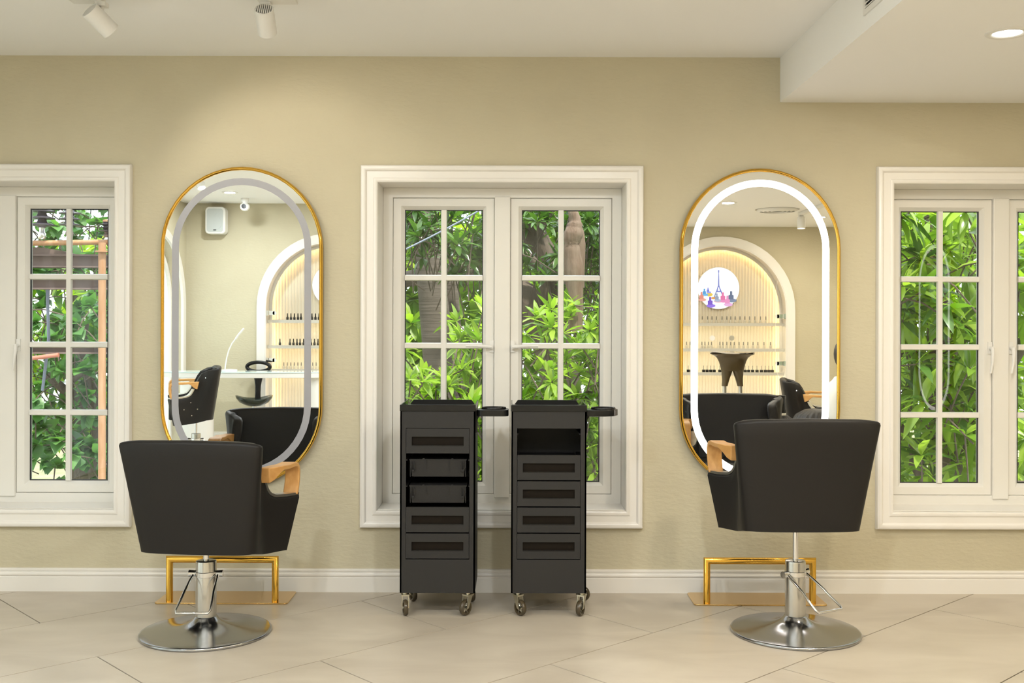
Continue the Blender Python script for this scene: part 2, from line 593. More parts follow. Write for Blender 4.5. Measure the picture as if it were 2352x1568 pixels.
def make_window(idx, c, handles):
    w = thing('window_%d' % idx, ['white framed casement window beside the leftmost wall', 'white casement window behind the two black trolleys', 'white casement window right of the lit mirror'][idx - 1], 'window', (c, 0, 0))
    del w['category']
    struct(w)
    hw = WIN_W / 2
    MB().sweep_rect(casing_prof, -hw, hw, WIN_Z0, WIN_Z1).build('casing', M_TRIM, w, smooth=30)
    # fixed frame inside the reveal
    a = hw - CAS
    z0, z1 = WIN_Z0 + CAS, WIN_Z1 - CAS
    fw = 0.054
    MB().sweep_rect([(0, REV + 0.05), (0, REV), (0.003, REV - 0.003), (fw - 0.003, REV - 0.003), (fw, REV), (fw, REV + 0.05)], -a, a, z0, z1).build('frame', M_UPVC, w, smooth=30)
    MB().sweep_rect([(0, REV + 0.056), (fw + 0.02, REV + 0.056), (fw + 0.02, REV + 0.075), (0, REV + 0.075)], -a, a, z0, z1).build('rebate', M_UPVC, w)
    MB().box(-0.065, 0.065, REV + 0.056, REV + 0.075, z0 + fw, z1 - fw).build('rebate', M_UPVC, w)
    mw = 0.0435
    MB().box(-mw, mw, REV - 0.016, REV + 0.05, z0 + fw - 0.018, z1 - fw + 0.006).build('mullion', M_UPVC, w, bevel=0.004)
    MB().box(-a, a, -0.012, REV, z0, z0 + 0.004).build('sill', M_TRIM, w, bevel=0.0015)
    for s in (-1, 1):
        xa, xb = (-a + fw, -mw) if s < 0 else (mw, a - fw)
        sz0, sz1 = z0 + fw, z1 - fw
        g = 0.0015
        xa, xb, sz0, sz1 = xa + g, xb - g, sz0 + g, sz1 - g
        ys = REV + 0.004
        prof = [(0, ys + 0.05), (0, ys), (0.003, ys - 0.003), (0.043, ys - 0.003), (0.046, ys), (0.062, ys + 0.022), (0.062, ys + 0.05)]
        sash = MB().sweep_rect(prof, xa, xb, sz0, sz1).build('sash', M_UPVC, w, smooth=30)
        MB().sweep_rect([(0.0605, ys + 0.020), (0.0605, ys + 0.0225), (0.067, ys + 0.0225), (0.067, ys + 0.034), (0.0605, ys + 0.034)], xa, xb, sz0, sz1).build('gasket', M_GASKET, sash)
        gx0, gx1, gz0, gz1 = xa + 0.063, xb - 0.063, sz0 + 0.063, sz1 - 0.063
        mt = 0.0165
        xm = (gx0 + gx1) / 2
        ph = (gz1 - gz0) / 4
        prof2 = [(-mt, 0), (-mt * 0.75, -0.016), (mt * 0.75, -0.016), (mt, 0)]
        yg = ys + 0.026
        MB().prism([(xm + p[0], yg + p[1]) for p in prof2], gz0, gz1, 'z').build('muntin', M_UPVC, sash)
        for r in range(1, 4):
            zz = gz0 + ph * r
            for q0, q1 in ((gx0, xm - mt * 0.76), (xm + mt * 0.76, gx1)):
                MB().prism([(yg + p[1], zz + p[0]) for p in prof2], q0, q1, 'x').build('muntin', M_UPVC, sash)
        for r in range(4):
            for q0, q1 in ((gx0, xm), (xm, gx1)):
                MB().box(q0, q1, yg + 0.001, yg + 0.005, gz0 + ph * r, gz0 + ph * (r + 1)).build('pane', M_GLASS, sash)
        # handle at the meeting stile
        hx = xb - 0.012 if s < 0 else xa + 0.012
        hz = 1.295
        hm = MB()
        hm.box(hx - 0.011, hx + 0.011, ys - 0.012, ys - 0.002, hz - 0.03, hz + 0.035)
        hm.cyl((hx, ys - 0.01, hz), (hx, ys - 0.045, hz), 0.010, n=12)
        if handles == 'open':
            d = -1 if s < 0 else 1
            pth = [(hx, ys - 0.043, hz), (hx + d * 0.02, ys - 0.046, hz + 0.002), (hx + d * 0.08, ys - 0.047, hz + 0.006), (hx + d * 0.14, ys - 0.046, hz + 0.005)]
        else:
            pth = [(hx, ys - 0.043, hz + 0.004), (hx, ys - 0.046, hz - 0.03), (hx - 0.004, ys - 0.05, hz - 0.08), (hx - 0.012, ys - 0.046, hz - 0.135)]
        hm.tube(pth, 0.009, n=8, rs=[0.011, 0.010, 0.008, 0.006])
        hm.build('handle', M_WHITEPL, sash, smooth=40)
    return w


make_window(1, WIN_C[0], 'down')
make_window(2, WIN_C[1], 'open')
make_window(3, WIN_C[2], 'down')

def ring_arch(mb, c, ro, ri, a0, a1, axis):
    po, pi_ = arch_pts(c, ro), arch_pts(c, ri)
    for k in range(len(po) - 1):
        mb.prism([po[k], po[k + 1], pi_[k + 1], pi_[k]], a0, a1, axis)
    return mb


# arched openings in the side wall: white moulding and frosted leaves; only the first belongs, two added as light sources
for k, c in enumerate(LACS):
    arch = thing('door_%d' % (k + 1), ['white arched frosted door beside the nail counter', 'added white arched frosted door bringing daylight, middle of the side wall', 'added white arched frosted door bringing daylight, nearest the windows'][k], 'door')
    del arch['category']
    struct(arch)
    ring_arch(MB(), c, LAR + 0.097, LAR, XL, XL + 0.03, 'x').build('moulding', M_TRIM, arch)
    ring_arch(MB(), c, LAR - 0.002, LAR - 0.06, XL - 0.16, XL - 0.10, 'x').build('frame', M_UPVC, arch)
    MB().box(XL - 0.15, XL - 0.11, c - 0.02, c + 0.02, 0.0, SPR + LAR - 0.06).build('mullion', M_UPVC, arch)
    MB().prism(arch_pts(c, LAR - 0.058), XL - 0.132, XL - 0.128, 'x').build('pane', M_FROSTPANE, arch)

# ------------------------------------------------------------------ arched display niches in the back wall
NB = YB - 0.22                                  # niche back plane
SHELF_Z = [1.455, 1.150, 0.865]


def make_niche(c, hinge_side, label):
    n = thing('display_niche', label, 'display niche', (c, YB, 0), 0, 'arched display niches')
    ring_arch(MB(), 0, NR, NI, 0.0, 0.035, 'y').build('moulding', M_TRIM, n, smooth=30)
    ring_arch(MB(), 0, NI - 0.001, NI - 0.012, -0.30, 0.034, 'y').build('reveal', M_TRIM, n, smooth=30)
    # inner lip that hides the light strip
    ring_arch(MB(), 0, NI - 0.013, NI - 0.05, -0.15, -0.135, 'y').build('inner_lip', M_TRIM, n, smooth=30)
    pts = arch_pts(0, NI - 0.025)
    MB().tube([(p[0], -0.185, max(p[1], 0.02)) for p in pts], 0.006, n=6).build('led_strip', M_WARM, n)
    # fluted back panel
    m = MB()
    rr = NI - 0.013
    nfl = 42
    wfl = 2 * rr / nfl
    prof = []
    for k in range(nfl):
        for q in range(4):
            x = -rr + wfl * (k + q / 4)
            prof.append((x, 0.013 * abs(math.sin(PI * (q / 4)))))
    prof.append((rr, 0.0))
    bot = [(x, -0.235 + d, 0.0) for x, d in prof]
    top = [(x, -0.235 + d, SPR + math.sqrt(max(0.0, rr * rr - x * x))) for x, d in prof]
    m.loops([bot, top], closed_ring=False)
    m.build('fluted_panel', M_FLUTE, n, smooth=60)
    MB().box(-rr, rr, -0.30, -0.25, 0.0, 2.45).build('backing_board', M_FLUTE, n)
    for z in SHELF_Z:
        sh = MB().box(-rr, rr, -0.215, -0.06, z - 0.026, z).box(-rr, rr, -0.072, -0.06, z - 0.038, z - 0.026).build('shelf', M_SHELF, n)
        MB().box(-rr + 0.05, rr - 0.05, -0.105, -0.090, z - 0.031, z - 0.026).build('shelf_light', M_SHELFLED, sh)
    door = MB().prism(arch_pts(0, NI - 0.016, 0.02), 0.004, 0.010, 'y').build('glass_door', M_DOORGLASS, n)
    for z in (1.535, 0.975):
        hm = MB()
        s = hinge_side
        x = s * (NI - 0.012)
        hm.box(min(x, x - s * 0.03), max(x, x - s * 0.03), -0.005, 0.03, z - 0.03, z + 0.03)
        xe = x - s * 0.10
        hm.box(min(x, xe), max(x, xe), 0.000, 0.016, z - 0.024, z + 0.024)
        hm.cyl((xe, 0.0, z), (xe, 0.016, z), 0.024, n=16)
        hm.build('hinge', M_CHROME, door)
    return n


niche_l = make_niche(NICHE[0], -1, 'arched fluted shelf niche reflected in the unlit mirror')
niche_r = make_niche(NICHE[1], 1, 'arched fluted shelf niche reflected in the lit mirror')
for dx in (-0.11, 0.12):
    MB().cyl((NICHE[1] + dx, 0.011, 1.275), (NICHE[1] + dx, 0.03, 1.275), 0.031, n=24).build('door_knob', M_SILVER if dx > 0 else M_WHITEPL, [ch for ch in niche_r.children if ch.name.startswith('glass_door')][0], smooth=40, loc=(-NICHE[1], 0, 0))

# round back-lit pictures
def lightbox(c, full, label):
    lb = thing('light_box', label, 'light box', (c, YB - 0.205, 1.875), 0, 'round light boxes')
    r = 0.255
    m = MB()
    m.cyl((0, -0.012, 0), (0, 0.03, 0), r, n=48)
    m.build('housing', M_WHITEPL, lb, smooth=40)
    MB().cyl((0, 0.0302, 0), (0, 0.033, 0), r - 0.006, n=48).build('screen', M_LIGHTBOX, lb)
    if not full:
        return lb

    def pic(name, poly, col, k=0):
        key = 'print_%02d_%02d_%02d' % tuple(int(q * 99) for q in col)
        mm = MATS.get(key) or emat(key, col, 1.0)
        MB().prism(poly, 0.0335, 0.0345 + 0.0006 * k, 'y').build(name, mm, lb)

    def ell(x, z, a, b, n=16):
        return [(x + a * math.cos(2 * PI * i / n), z + b * math.sin(2 * PI * i / n)) for i in range(n)]
    blue = (0.30, 0.33, 0.75)
    # slender iron tower: legs, waist, spire
    T = lambda pts: [(x * 0.00052, z * 0.00052) for x, z in pts]
    pic('printed_tower', T([(-14, 60), (-9, 360), (-14, 370), (-14, 420), (14, 420), (14, 370), (8, 360), (20, 60), (30, 20), (-30, 20)]), blue, 1)
    pic('printed_tower', T([(-30, 20), (-8, 20), (-20, -80), (-60, -80)]), blue, 1)
    pic('printed_tower', T([(8, 20), (30, 20), (75, -80), (35, -80)]), blue, 1)
    pic('printed_tower', T([(-60, -60), (70, -60), (80, -95), (-72, -95)]), blue, 2)
    pic('printed_tower', T([(-72, -95), (-45, -95), (-95, -250), (-130, -250)]), (0.35, 0.42, 0.62), 1)
    pic('printed_tower', T([(50, -95), (80, -95), (120, -190), (90, -190)]), blue, 1)
    B = [(-395, -175, (0.95, 0.35, 0.28), 1.0), (-330, -80, (0.15, 0.45, 0.85), 0.8), (-245, -40, (0.30, 0.32, 0.90), 0.6), (-195, -300, (0.28, 0.16, 0.75), 1.15),
         (100, -190, (0.95, 0.25, 0.50), 1.1), (205, -270, (1.0, 0.40, 0.70), 1.15), (290, -170, (0.20, 0.24, 0.36), 1.2), (-40, -200, (0.40, 0.45, 0.60), 0.9)]
    for k, (x, z, c3, s) in enumerate(B):
        pic('printed_splash', T(ell(x + 20, z - 95 * s, 90 * s, 38 * s)), tuple(min(1, q * 1.25 + 0.05) for q in c3), 3)
        pic('printed_bottle', T([(x - 48 * s, z - 75 * s), (x + 48 * s, z - 75 * s), (x + 50 * s, z + 5 * s), (x + 22 * s, z + 15 * s), (x + 20 * s, z + 85 * s), (x - 20 * s, z + 85 * s), (x - 22 * s, z + 15 * s), (x - 50 * s, z + 5 * s)]), c3, 4)
    pic('printed_splash', T(ell(-215, -150, 80, 45)), (1.0, 0.70, 0.12), 2)
    pic('printed_splash', T(ell(-105, -230, 70, 28)), (0.92, 0.42, 0.12), 2)
    pic('printed_splash', T(ell(0, -305, 110, 30)), (1.0, 0.48, 0.55), 2)
    return lb


lightbox(NICHE[0], False, 'round white light box reflected at the rim of the unlit mirror')
lightbox(NICHE[1], True, 'round light box picturing a tower and nail polish bottles')


def bottle_proto(kind, label, group):
    b = thing('polish_bottle', label, 'bottle', (0, 0, 0), 0, group)
    if kind == 'dark':
        MB().lathe([(0.0135, 0), (0.0145, 0.004), (0.0145, 0.030), (0.010, 0.036), (0.007, 0.038)], 12).build('body', M_DARKBOTTLE, b, smooth=40)
        MB().lathe([(0.0085, 0.036), (0.0075, 0.055), (0.006, 0.078)], 10).build('cap', M_DARKBOTTLE, b, smooth=40)
    elif kind == 'clear':
        MB().lathe([(0.013, 0), (0.014, 0.004), (0.014, 0.032), (0.009, 0.038), (0.007, 0.040)], 12).build('body', M_CLEARBOTTLE, b, smooth=40)
        MB().lathe([(0.008, 0.040), (0.007, 0.058), (0.006, 0.080)], 10).build('cap', M_GREYCAP, b, smooth=40)
    else:
        MB().box(-0.018, 0.018, -0.016, 0.016, 0, 0.030).build('body', M_DARKBOTTLE, b, bevel=0.003)
        MB().lathe([(0.005, 0.030), (0.004, 0.050), (0.0035, 0.078)], 8).build('cap', M_GREYCAP, b, smooth=40)
    return b


ORD = 'leftmost second third fourth fifth sixth seventh eighth ninth tenth eleventh twelfth thirteenth fourteenth fifteenth sixteenth seventeenth eighteenth'.split()


def bottles(kind, pxs, z, label, group):
    sc = FPX / (CAM_D - (YB - 0.11))
    proto = None
    for k, px in enumerate(pxs):
        x = (px - 1180) / sc
        if proto is None:
            proto = bottle_proto(kind, label, group)
            o = proto
        else:
            o = copy_tree(proto)
        o['label'] = ORD[k] + ' ' + label
        o.location = (x, YB - 0.11, z)


bottles('dark', [663, 671, 679, 687, 694, 719, 727, 735], SHELF_Z[0], 'small black bottle on the top niche shelf in the unlit mirror', 'black bottles on the top shelf')
bottles('dark', [646, 669, 677, 685, 692, 700, 717, 725, 733], SHELF_Z[1], 'small black bottle on the middle niche shelf in the unlit mirror', 'black bottles on the middle shelf')
bottles('clear', [655, 663, 671, 679, 687, 695, 705, 713, 721, 729, 737], SHELF_Z[2], 'pale bottle on the lowest niche shelf in the unlit mirror', 'pale bottles on the lowest shelf')
bottles('clear', [1611, 1623, 1633, 1643, 1656, 1667, 1676, 1686, 1697, 1708, 1719, 1731, 1744, 1756], SHELF_Z[0], 'pale bottle on the top niche shelf in the lit mirror', 'pale bottles on the top shelf')
bottles('clear', [1575, 1583, 1610, 1617, 1625, 1632, 1651, 1658, 1667, 1676, 1684, 1695, 1705, 1715, 1727, 1738, 1752, 1767], SHELF_Z[1], 'pale bottle on the middle niche shelf in the lit mirror', 'pale bottles on the middle shelf')
bottles('square', [1579, 1587, 1614, 1622, 1630, 1638, 1651, 1659, 1693, 1701, 1709, 1717, 1726, 1736, 1746, 1755, 1763, 1771], SHELF_Z[2], 'square dark bottle on the lowest niche shelf in the lit mirror', 'square dark bottles on the lowest shelf')

# ------------------------------------------------------------------ ceiling fittings and lamps
def downlight(x, y, z, label, power=15.0, r=0.055, col=(0.94, 0.99, 1.02)):
    d = thing('downlight', label, 'ceiling light', (x, y, z), 0, 'recessed ceiling downlights')
    prof = [(r + 0.001, -0.002), (r + 0.008, -0.006), (r + 0.026, -0.006), (r + 0.031, -0.002), (r + 0.031, 0.0)]
    m = MB()
    m.loops([[(q * math.cos(t), q * math.sin(t), zz) for t in [2 * PI * k / 36 for k in range(36)]] for q, zz in prof])
    m.build('bezel', M_WHITEPL, d, smooth=50)
    MB().cyl((0, 0, -0.003), (0, 0, 0.0), r, n=32).build('lens', M_LENS, d)
    ld = bpy.data.lights.new('lamp_light', 'AREA')
    ld.shape = 'DISK'
    ld.size = 2 * r
    ld.energy = power
    ld.color = col
    lo = bpy.data.objects.new('lamp_light', ld)
    COL.objects.link(lo)
    lo.parent = d
    lo.location = (0, 0, -0.008)
    return d


WARMC = (1.0, 0.89, 0.72)
downlight(1.987, -1.35, ZS, 'round lit downlight in the lower ceiling near the right edge', 15, col=WARMC)
downlight(2.05, -4.6, ZS, 'small round downlight reflected near the top of the lit mirror', 22, col=WARMC)
downlight(-3.09, -5.98, ZC, 'round downlight reflected high in the unlit mirror', 28)
for x, y in ((3.3, -3.2), (3.3, -5.9), (1.58, -2.4)):  # extra lamps out of view, added to brighten the room
    downlight(x, y, ZS, 'added fill downlight in the lower ceiling, out of view', 22, col=WARMC)
if True:
    for x, y in ((-2.9, -3.3), (-1.3, -3.3), (0.6, -3.3), (-1.3, -5.0), (0.6, -5.0), (-0.4, -6.3)):  # unseen grid of lamps added as general fill light
        downlight(x, y, ZC, 'added fill downlight in the high ceiling, out of view', 33)


def spotlight(loc, d, label, bar, lit=None, rot_scale=1.0, group='white track spotlights'):
    """d = aim direction of the head, bar = (x0, x1, y0, y1) of the surface track, relative"""
    s = thing('track_spotlight', label, 'spotlight', loc, 0, group)
    zt = 0.0
    MB().box(bar[0], bar[1], bar[2], bar[3], -0.034, zt).build('track', M_WHITEPL, s, bevel=0.003)
    m = MB()
    m.box(-0.022, 0.022, -0.022, 0.022, -0.052, -0.034)
    m.cyl((0, 0, -0.03), (0, 0, -0.11), 0.0085, n=10)
    m.build('stem', M_WHITEPL, s, smooth=40)
    d = Vector(d).normalized()
    c = Vector((0, 0, -0.118))
    q = d.to_track_quat('Z', 'Y')
    L = 0.052
    r = 0.041
    m = MB()
    # hollow front tube with closed rear, slanted heat sink at the back
    m.lathe([(r - 0.006, -L), (r - 0.004, -L - 0.018), (r, -L - 0.018), (r, L), (r - 0.004, L), (r - 0.006, L - 0.012), (0.002, L - 0.014)], 28)
    h = m.build('head', M_WHITEPL, s, smooth=40)
    h.location = c
    h.rotation_mode = 'QUATERNION'
    h.rotation_quaternion = q
    for k in range(-4, 5):
        xk = k * 0.0085
        w = math.sqrt(max(0.0, (r - 0.004) ** 2 - xk * xk))
        MB().box(xk - 0.0022, xk + 0.0022, -w, w, -L - 0.017, -L - 0.004).build('fin', M_WHITEPL, h)
    MB().cyl((0, 0, -L - 0.004), (0, 0, -L - 0.001), r - 0.005, n=24).build('vent', M_GASKET, h)
    MB().cyl((0, 0, L - 0.013), (0, 0, L - 0.010), r - 0.008, n=24).build('lens', M_LENS if lit else M_WHITEPL, h)
    if lit:
        ld = bpy.data.lights.new('lamp_light', 'SPOT')
        ld.energy = lit
        ld.spot_size = R(95)
        ld.spot_blend = 0.6
        ld.shadow_soft_size = 0.03
        ld.color = (1.0, 0.90, 0.76)
        lo = bpy.data.objects.new('lamp_light', ld)
        COL.objects.link(lo)
        lo.parent = h
        lo.location = (0, 0, L + 0.004)
        lo.rotation_euler = (PI, 0, 0)
    return s


spotlight((-1.785, -1.04, ZC), (0.52, 0.62, -0.59), 'white track spotlight tilted to the right at top left', (-0.13, 0.012, -1.2, 0.02), 14)
spotlight((-1.075, -1.04, ZC), (-0.05, 0.76, -0.65), 'white track spotlight with ribbed back, hanging straight down', (-0.03, 0.135, -1.2, 0.02), 8)
spotlight((2.98, -5.45, ZS), (0.0, 0.05, -1.0), 'white track spotlight reflected at upper right of the lit mirror', (-0.02, 0.02, -0.05, 2.1), 25)
spotlight((-2.93, -4.35, ZC), (0.35, 0.3, -0.9), 'white spotlight reflected at upper left of the unlit mirror', (-0.03, 0.03, -0.1, 0.1), 25)

# air vent on the side of the lower ceiling
v = thing('air_vent', 'white slatted air vent on the side of the lower ceiling', 'vent', (XS, -1.36, 2.735))
m = MB()
prof = [(0.0, 0.0), (0.0, -0.008), (0.022, -0.008), (0.022, 0.0)]
rings = []
for i, y in prof:
    rings.append([(y, -1.3 + i, -0.073 + i), (y, 0.0 - i, -0.073 + i), (y, 0.0 - i, 0.073 - i), (y, -1.3 + i, 0.073 - i)])
m.loops(rings)
m.build('frame', M_WHITEPL, v)
MB().box(-0.001, 0.0, -1.28, -0.02, -0.053, 0.053).build('painted_duct_shade', M_GASKET, v)  # black sheet stands in for the shade behind the slats
for k in range(7):
    z = -0.046 + k * 0.0153
    MB().raw([(-0.001, -1.28, z + 0.005), (-0.001, -0.02, z + 0.005), (-0.009, -0.02, z - 0.003), (-0.009, -1.28, z - 0.003), (-0.001, -1.28, z + 0.010), (-0.001, -0.02, z + 0.010), (-0.009, -0.02, z + 0.002), (-0.009, -1.28, z + 0.002)],
             [(0, 1, 2, 3), (4, 5, 6, 7), (0, 1, 5, 4), (2, 3, 7, 6), (1, 2, 6, 5), (3, 0, 4, 7)]).build('slat', M_WHITEPL, v)

# round diffuser, dome camera, loudspeaker, socket
d = thing('ceiling_diffuser', 'round slotted air diffuser reflected high in the lit mirror', 'vent', (2.67, -5.2, ZS))
m = MB()
for q in (0.205, 0.165, 0.125, 0.085):
    m.loops([[(a * math.cos(t), a * math.sin(t), z) for t in [2 * PI * k / 40 for k in range(40)]] for a, z in ((q, 0.0), (q - 0.005, -0.014), (q - 0.03, -0.024), (q - 0.032, -0.02), (q - 0.02, -0.008))])
m.build('cone_rings', M_WHITEPL, d, smooth=50)
MB().cyl((0, 0, -0.002), (0, 0, 0), 0.222, n=32).build('painted_duct_shade', M_GREYCAP, d)  # grey disc paints a shadow outline round the rings

d = thing('security_camera', 'white dome security camera under the ceiling in the unlit mirror', 'camera', (-3.07, -6.55, ZC))
MB().lathe([(0.045, 0.0), (0.045, -0.03), (0.03, -0.05), (0.028, -0.06)], 24).build('mount', M_WHITEPL, d, smooth=40)
MB().lathe([(0.004, -0.145), (0.03, -0.14), (0.05, -0.12), (0.056, -0.095), (0.05, -0.07), (0.03, -0.056), (0.01, -0.055)], 24).build('dome', M_WHITEPL, d, smooth=60)
MB().cyl((0.0, 0.04, -0.095), (0.0, 0.06, -0.095), 0.026, n=20).build('lens', M_BLACKGL, d, smooth=40)

sp = thing('loudspeaker', 'white wall loudspeaker with grey grille in the unlit mirror', 'speaker', (-3.51, YB, 2.62))
def rrect(cx, cz, hw, hh, r, n=6):
    out = []
    for sx, sz, a0 in ((1, 1, 0), (-1, 1, 90), (-1, -1, 180), (1, -1, 270)):
        for k in range(n + 1):
            a = R(a0 + 90 * k / n)
            out.append((cx + sx * (hw - r) + r * math.cos(a), cz + sz * (hh - r) + r * math.sin(a)))
    return out
MB().prism(rrect(0, 0, 0.118, 0.158, 0.045), 0.03, 0.17, 'y').build('cabinet', M_WHITEPL, sp, bevel=0.012)
MB().prism(rrect(0, 0, 0.095, 0.136, 0.03), 0.1705, 0.176, 'y').build('grille', M_GREYGRILLE, sp)
MB().cyl((0, 0.176, -0.035), (0, 0.180, -0.035), 0.08, n=32).build('woofer', M_GREYGRILLE, sp)
MB().cyl((0, 0.176, 0.085), (0, 0.180, 0.085), 0.018, n=20).build('tweeter', M_GREYGRILLE, sp)
MB().box(-0.016, 0.016, 0.176, 0.1815, -0.118, -0.110).build('badge', M_GASKET, sp)
MB().box(-0.04, 0.04, 0.0, 0.04, -0.04, 0.04).build('bracket', M_WHITEPL, sp)

so = thing('wall_socket', 'white socket plate low on the back wall in the unlit mirror', 'socket', (-3.33, YB, 0.325))
MB().box(-0.045, 0.045, 0.0, 0.009, -0.045, 0.045).build('plate', M_WHITEPL, so, bevel=0.003)
for x, z in ((-0.016, 0.014), (0.016, 0.014), (0.0, -0.012), (-0.022, -0.02), (0.022, -0.02)):
    MB().box(x - 0.003, x + 0.003, 0.009, 0.0095, z - 0.005, z + 0.005).build('slot', M_GASKET, so)

# ------------------------------------------------------------------ oval mirrors
def stadium(cx, r, z0, z1, n=26):
    """outline (x, z), anticlockwise, radius r, total height z0..z1"""
    pts = []
    for k in range(n + 1):
        t = PI * k / n
        pts.append((cx + r * math.cos(t), z1 - r + r * math.sin(t)))
    for k in range(n + 1):
        t = PI + PI * k / n
        pts.append((cx + r * math.cos(t), z0 + r + r * math.sin(t)))
    return pts


def make_mirror(cx, zc0, zc1, rad, lit, label, loc=(0, 0, 0), rz=0.0, tilt=0.0):
    t = thing('wall_mirror', label, 'mirror', loc, rz, 'tall oval gold framed mirrors')
    t.rotation_euler[0] = tilt

    def ring(i, y):
        return [(p[0], y, p[1]) for p in stadium(cx, rad - i, zc0 + i, zc1 - i)]
    prof = [(0.006, 0.0), (0.002, -0.004), (0.0, -0.012), (0.0, -0.034), (0.003, -0.042), (0.009, -0.046), (0.015, -0.044), (0.018, -0.038), (0.018, -0.030)]
    MB().loops([ring(i, y) for i, y in prof]).build('frame', M_GOLD, t, smooth=50)
    st = stadium(cx, rad - 0.016, zc0 + 0.016, zc1 - 0.016)
    MB().prism(st, -0.034, -0.002, 'y').build('glass', M_MIRROR, t)
    i0, i1 = 0.060, 0.096
    MB().loops([ring(i0, -0.0342), ring(i0, -0.0348), ring(i1, -0.0348), ring(i1, -0.0342)]).build('light_strip', M_LED if lit else M_FROST, t)
    return t


make_mirror(-1.435, 0.558, 2.245, 0.427, False, 'tall oval gold-framed wall mirror with its grey light strip off', tilt=R(0.045))
make_mirror(1.299, 0.548, 2.245, 0.424, True, 'tall oval gold-framed wall mirror with glowing white light strip', tilt=R(-0.045))
make_mirror(0.0, 0.558, 2.245, 0.427, True, 'lit oval mirror on the side wall, faintly reflected in the window', (XR, -3.95, 0), R(-90))

# ------------------------------------------------------------------ gold footrests
def footrest(cx, label):
    t = thing('footrest', label, 'footrest', (cx, -0.145, 0), 0, 'gold footrests')
    MB().prism(rrect(0, 0, 0.337, 0.122, 0.018, 5), 0.0, 0.007, 'z').build('base_plate', M_GOLDPLATE, t, bevel=0.002)
    w, h, r = 0.269, 0.220, 0.0175
    m = MB()
    y = -0.086
    n = 14
    # mitred bar: rings at feet and corners
    def rng(x, z, dx, dz):
        return [(x + dx * math.cos(2 * PI * k / n) * r, y + math.sin(2 * PI * k / n) * r, z + dz * math.cos(2 * PI * k / n) * r) for k in range(n)]
    m.loops([rng(-w, 0.007, -1, 0), rng(-w, h, -1, 1), rng(w, h, 1, 1), rng(w, 0.007, 1, 0)], caps=True)
    m.build('bar', M_GOLD, t, smooth=44)
    return t


footrest(-1.478, 'polished gold footrest under the unlit mirror')
footrest(1.255, 'polished gold footrest under the lit mirror')

# ------------------------------------------------------------------ salon chairs
TOPC = [(0, -.242), (.12, -.240), (.235, -.231), (.318, -.212), (.332, -.170), (.302, -.110), (.268, -.02), (.420, .300)]
BOTC = [(0, -.157), (.10, -.155), (.19, -.148), (.240, -.128), (.262, -.085), (.268, -.03), (.268, .04), (.318, .200)]
ZTOP = [(0, .905), (2, .901), (3, .892), (3.6, .888), (4.5, .882), (5.2, .872), (5.6, .858), (5.8, .842), (5.92, .80), (6.0, .75), (6.08, .70), (6.16, .655), (6.24, .630), (6.36, .616), (6.6, .609), (7, .606)]
ZBOT = [(0, .392), (3, .392), (4, .389), (7, .346)]
SH = 0.058


def lerp_tab(tab, t):
    for (a, u), (b, w) in zip(tab, tab[1:]):
        if t <= b:
            return u + (w - u) * (t - a) / (b - a)
    return tab[-1][1]


def crom(P, t):
    i = min(int(t), len(P) - 2)
    f = t - i
    def g(k):
        if k < 0:
            return Vector((-P[-k][0], P[-k][1]))
        return Vector(P[min(k, len(P) - 1)])
    p0, p1, p2, p3 = g(i - 1), g(i), g(i + 1), g(i + 2)
    return 0.5 * ((2 * p1) + (-p0 + p2) * f + (2 * p0 - 5 * p1 + 4 * p2 - p3) * f * f + (-p0 + 3 * p1 - 3 * p2 + p3) * f ** 3)


def shell_pt(t, z, off=0.0):
    s = 1 if t >= 0 else -1
    t = abs(t)
    h = (z - 0.36) / 0.55
    def q(tt):
        tt = max(0.0, tt)
        return crom(BOTC, tt) * (1 - h) + crom(TOPC, tt) * h
    p = q(t)
    if off:
        e = 0.02
        d = q(min(7, t + e)) - (q(t - e) if t > e else Vector((-q(e)[0], q(e)[1])))
        d.normalize()
        n = Vector((-d[1], d[0]))
        p = p + n * off
    return Vector((s * p[0], p[1], z))


def make_shell():
    ts = [0.0, 0.5, 1.0, 1.5, 2.0, 2.4, 2.7, 3.0, 3.2, 3.4, 3.6, 3.8, 4.0, 4.2, 4.5, 4.8, 5.0, 5.2, 5.4, 5.6, 5.7, 5.8, 5.86, 5.92, 5.96, 6.0, 6.04, 6.08, 6.12, 6.16, 6.2, 6.24, 6.3, 6.36, 6.48, 6.6, 6.8, 6.95, 7.0]
    ts = [-t for t in reversed(ts[1:])] + ts
    rings = []
    for t in ts:
        zt, zb = lerp_tab(ZTOP, abs(t)), lerp_tab(ZBOT, abs(t))
        ring = []
        for k in range(8):
            z = zb + (zt - 0.016 - zb) * k / 7
            ring.append(shell_pt(t, z))
        ring.append(shell_pt(t, zt - 0.005, 0.005))
        ring.append(shell_pt(t, zt, 0.016))
        ring.append(shell_pt(t, zt, SH - 0.016))
        ring.append(shell_pt(t, zt - 0.005, SH - 0.005))
        for k in range(7, -1, -1):
            z = zb + (zt - 0.016 - zb) * k / 7
            ring.append(shell_pt(t, z, SH))
        rings.append(ring)
    return MB().loops(rings, caps=True)


def ribbon(path, wdir, w, th):
    """sweep a w x th rectangle along path; wdir = list of width directions"""
    rings = []
    m = len(path)
    for i, p in enumerate(path):
        d = (path[min(i + 1, m - 1)] - path[max(i - 1, 0)]).normalized()
        a = wdir[i].normalized()
        n = d.cross(a).normalized()
        tt = th[i] if isinstance(th, list) else th
        rings.append([p + a * w / 2 + n * tt / 2, p - a * w / 2 + n * tt / 2, p - a * w / 2 - n * tt / 2, p + a * w / 2 - n * tt / 2])
    return MB().loops(rings, caps=True)


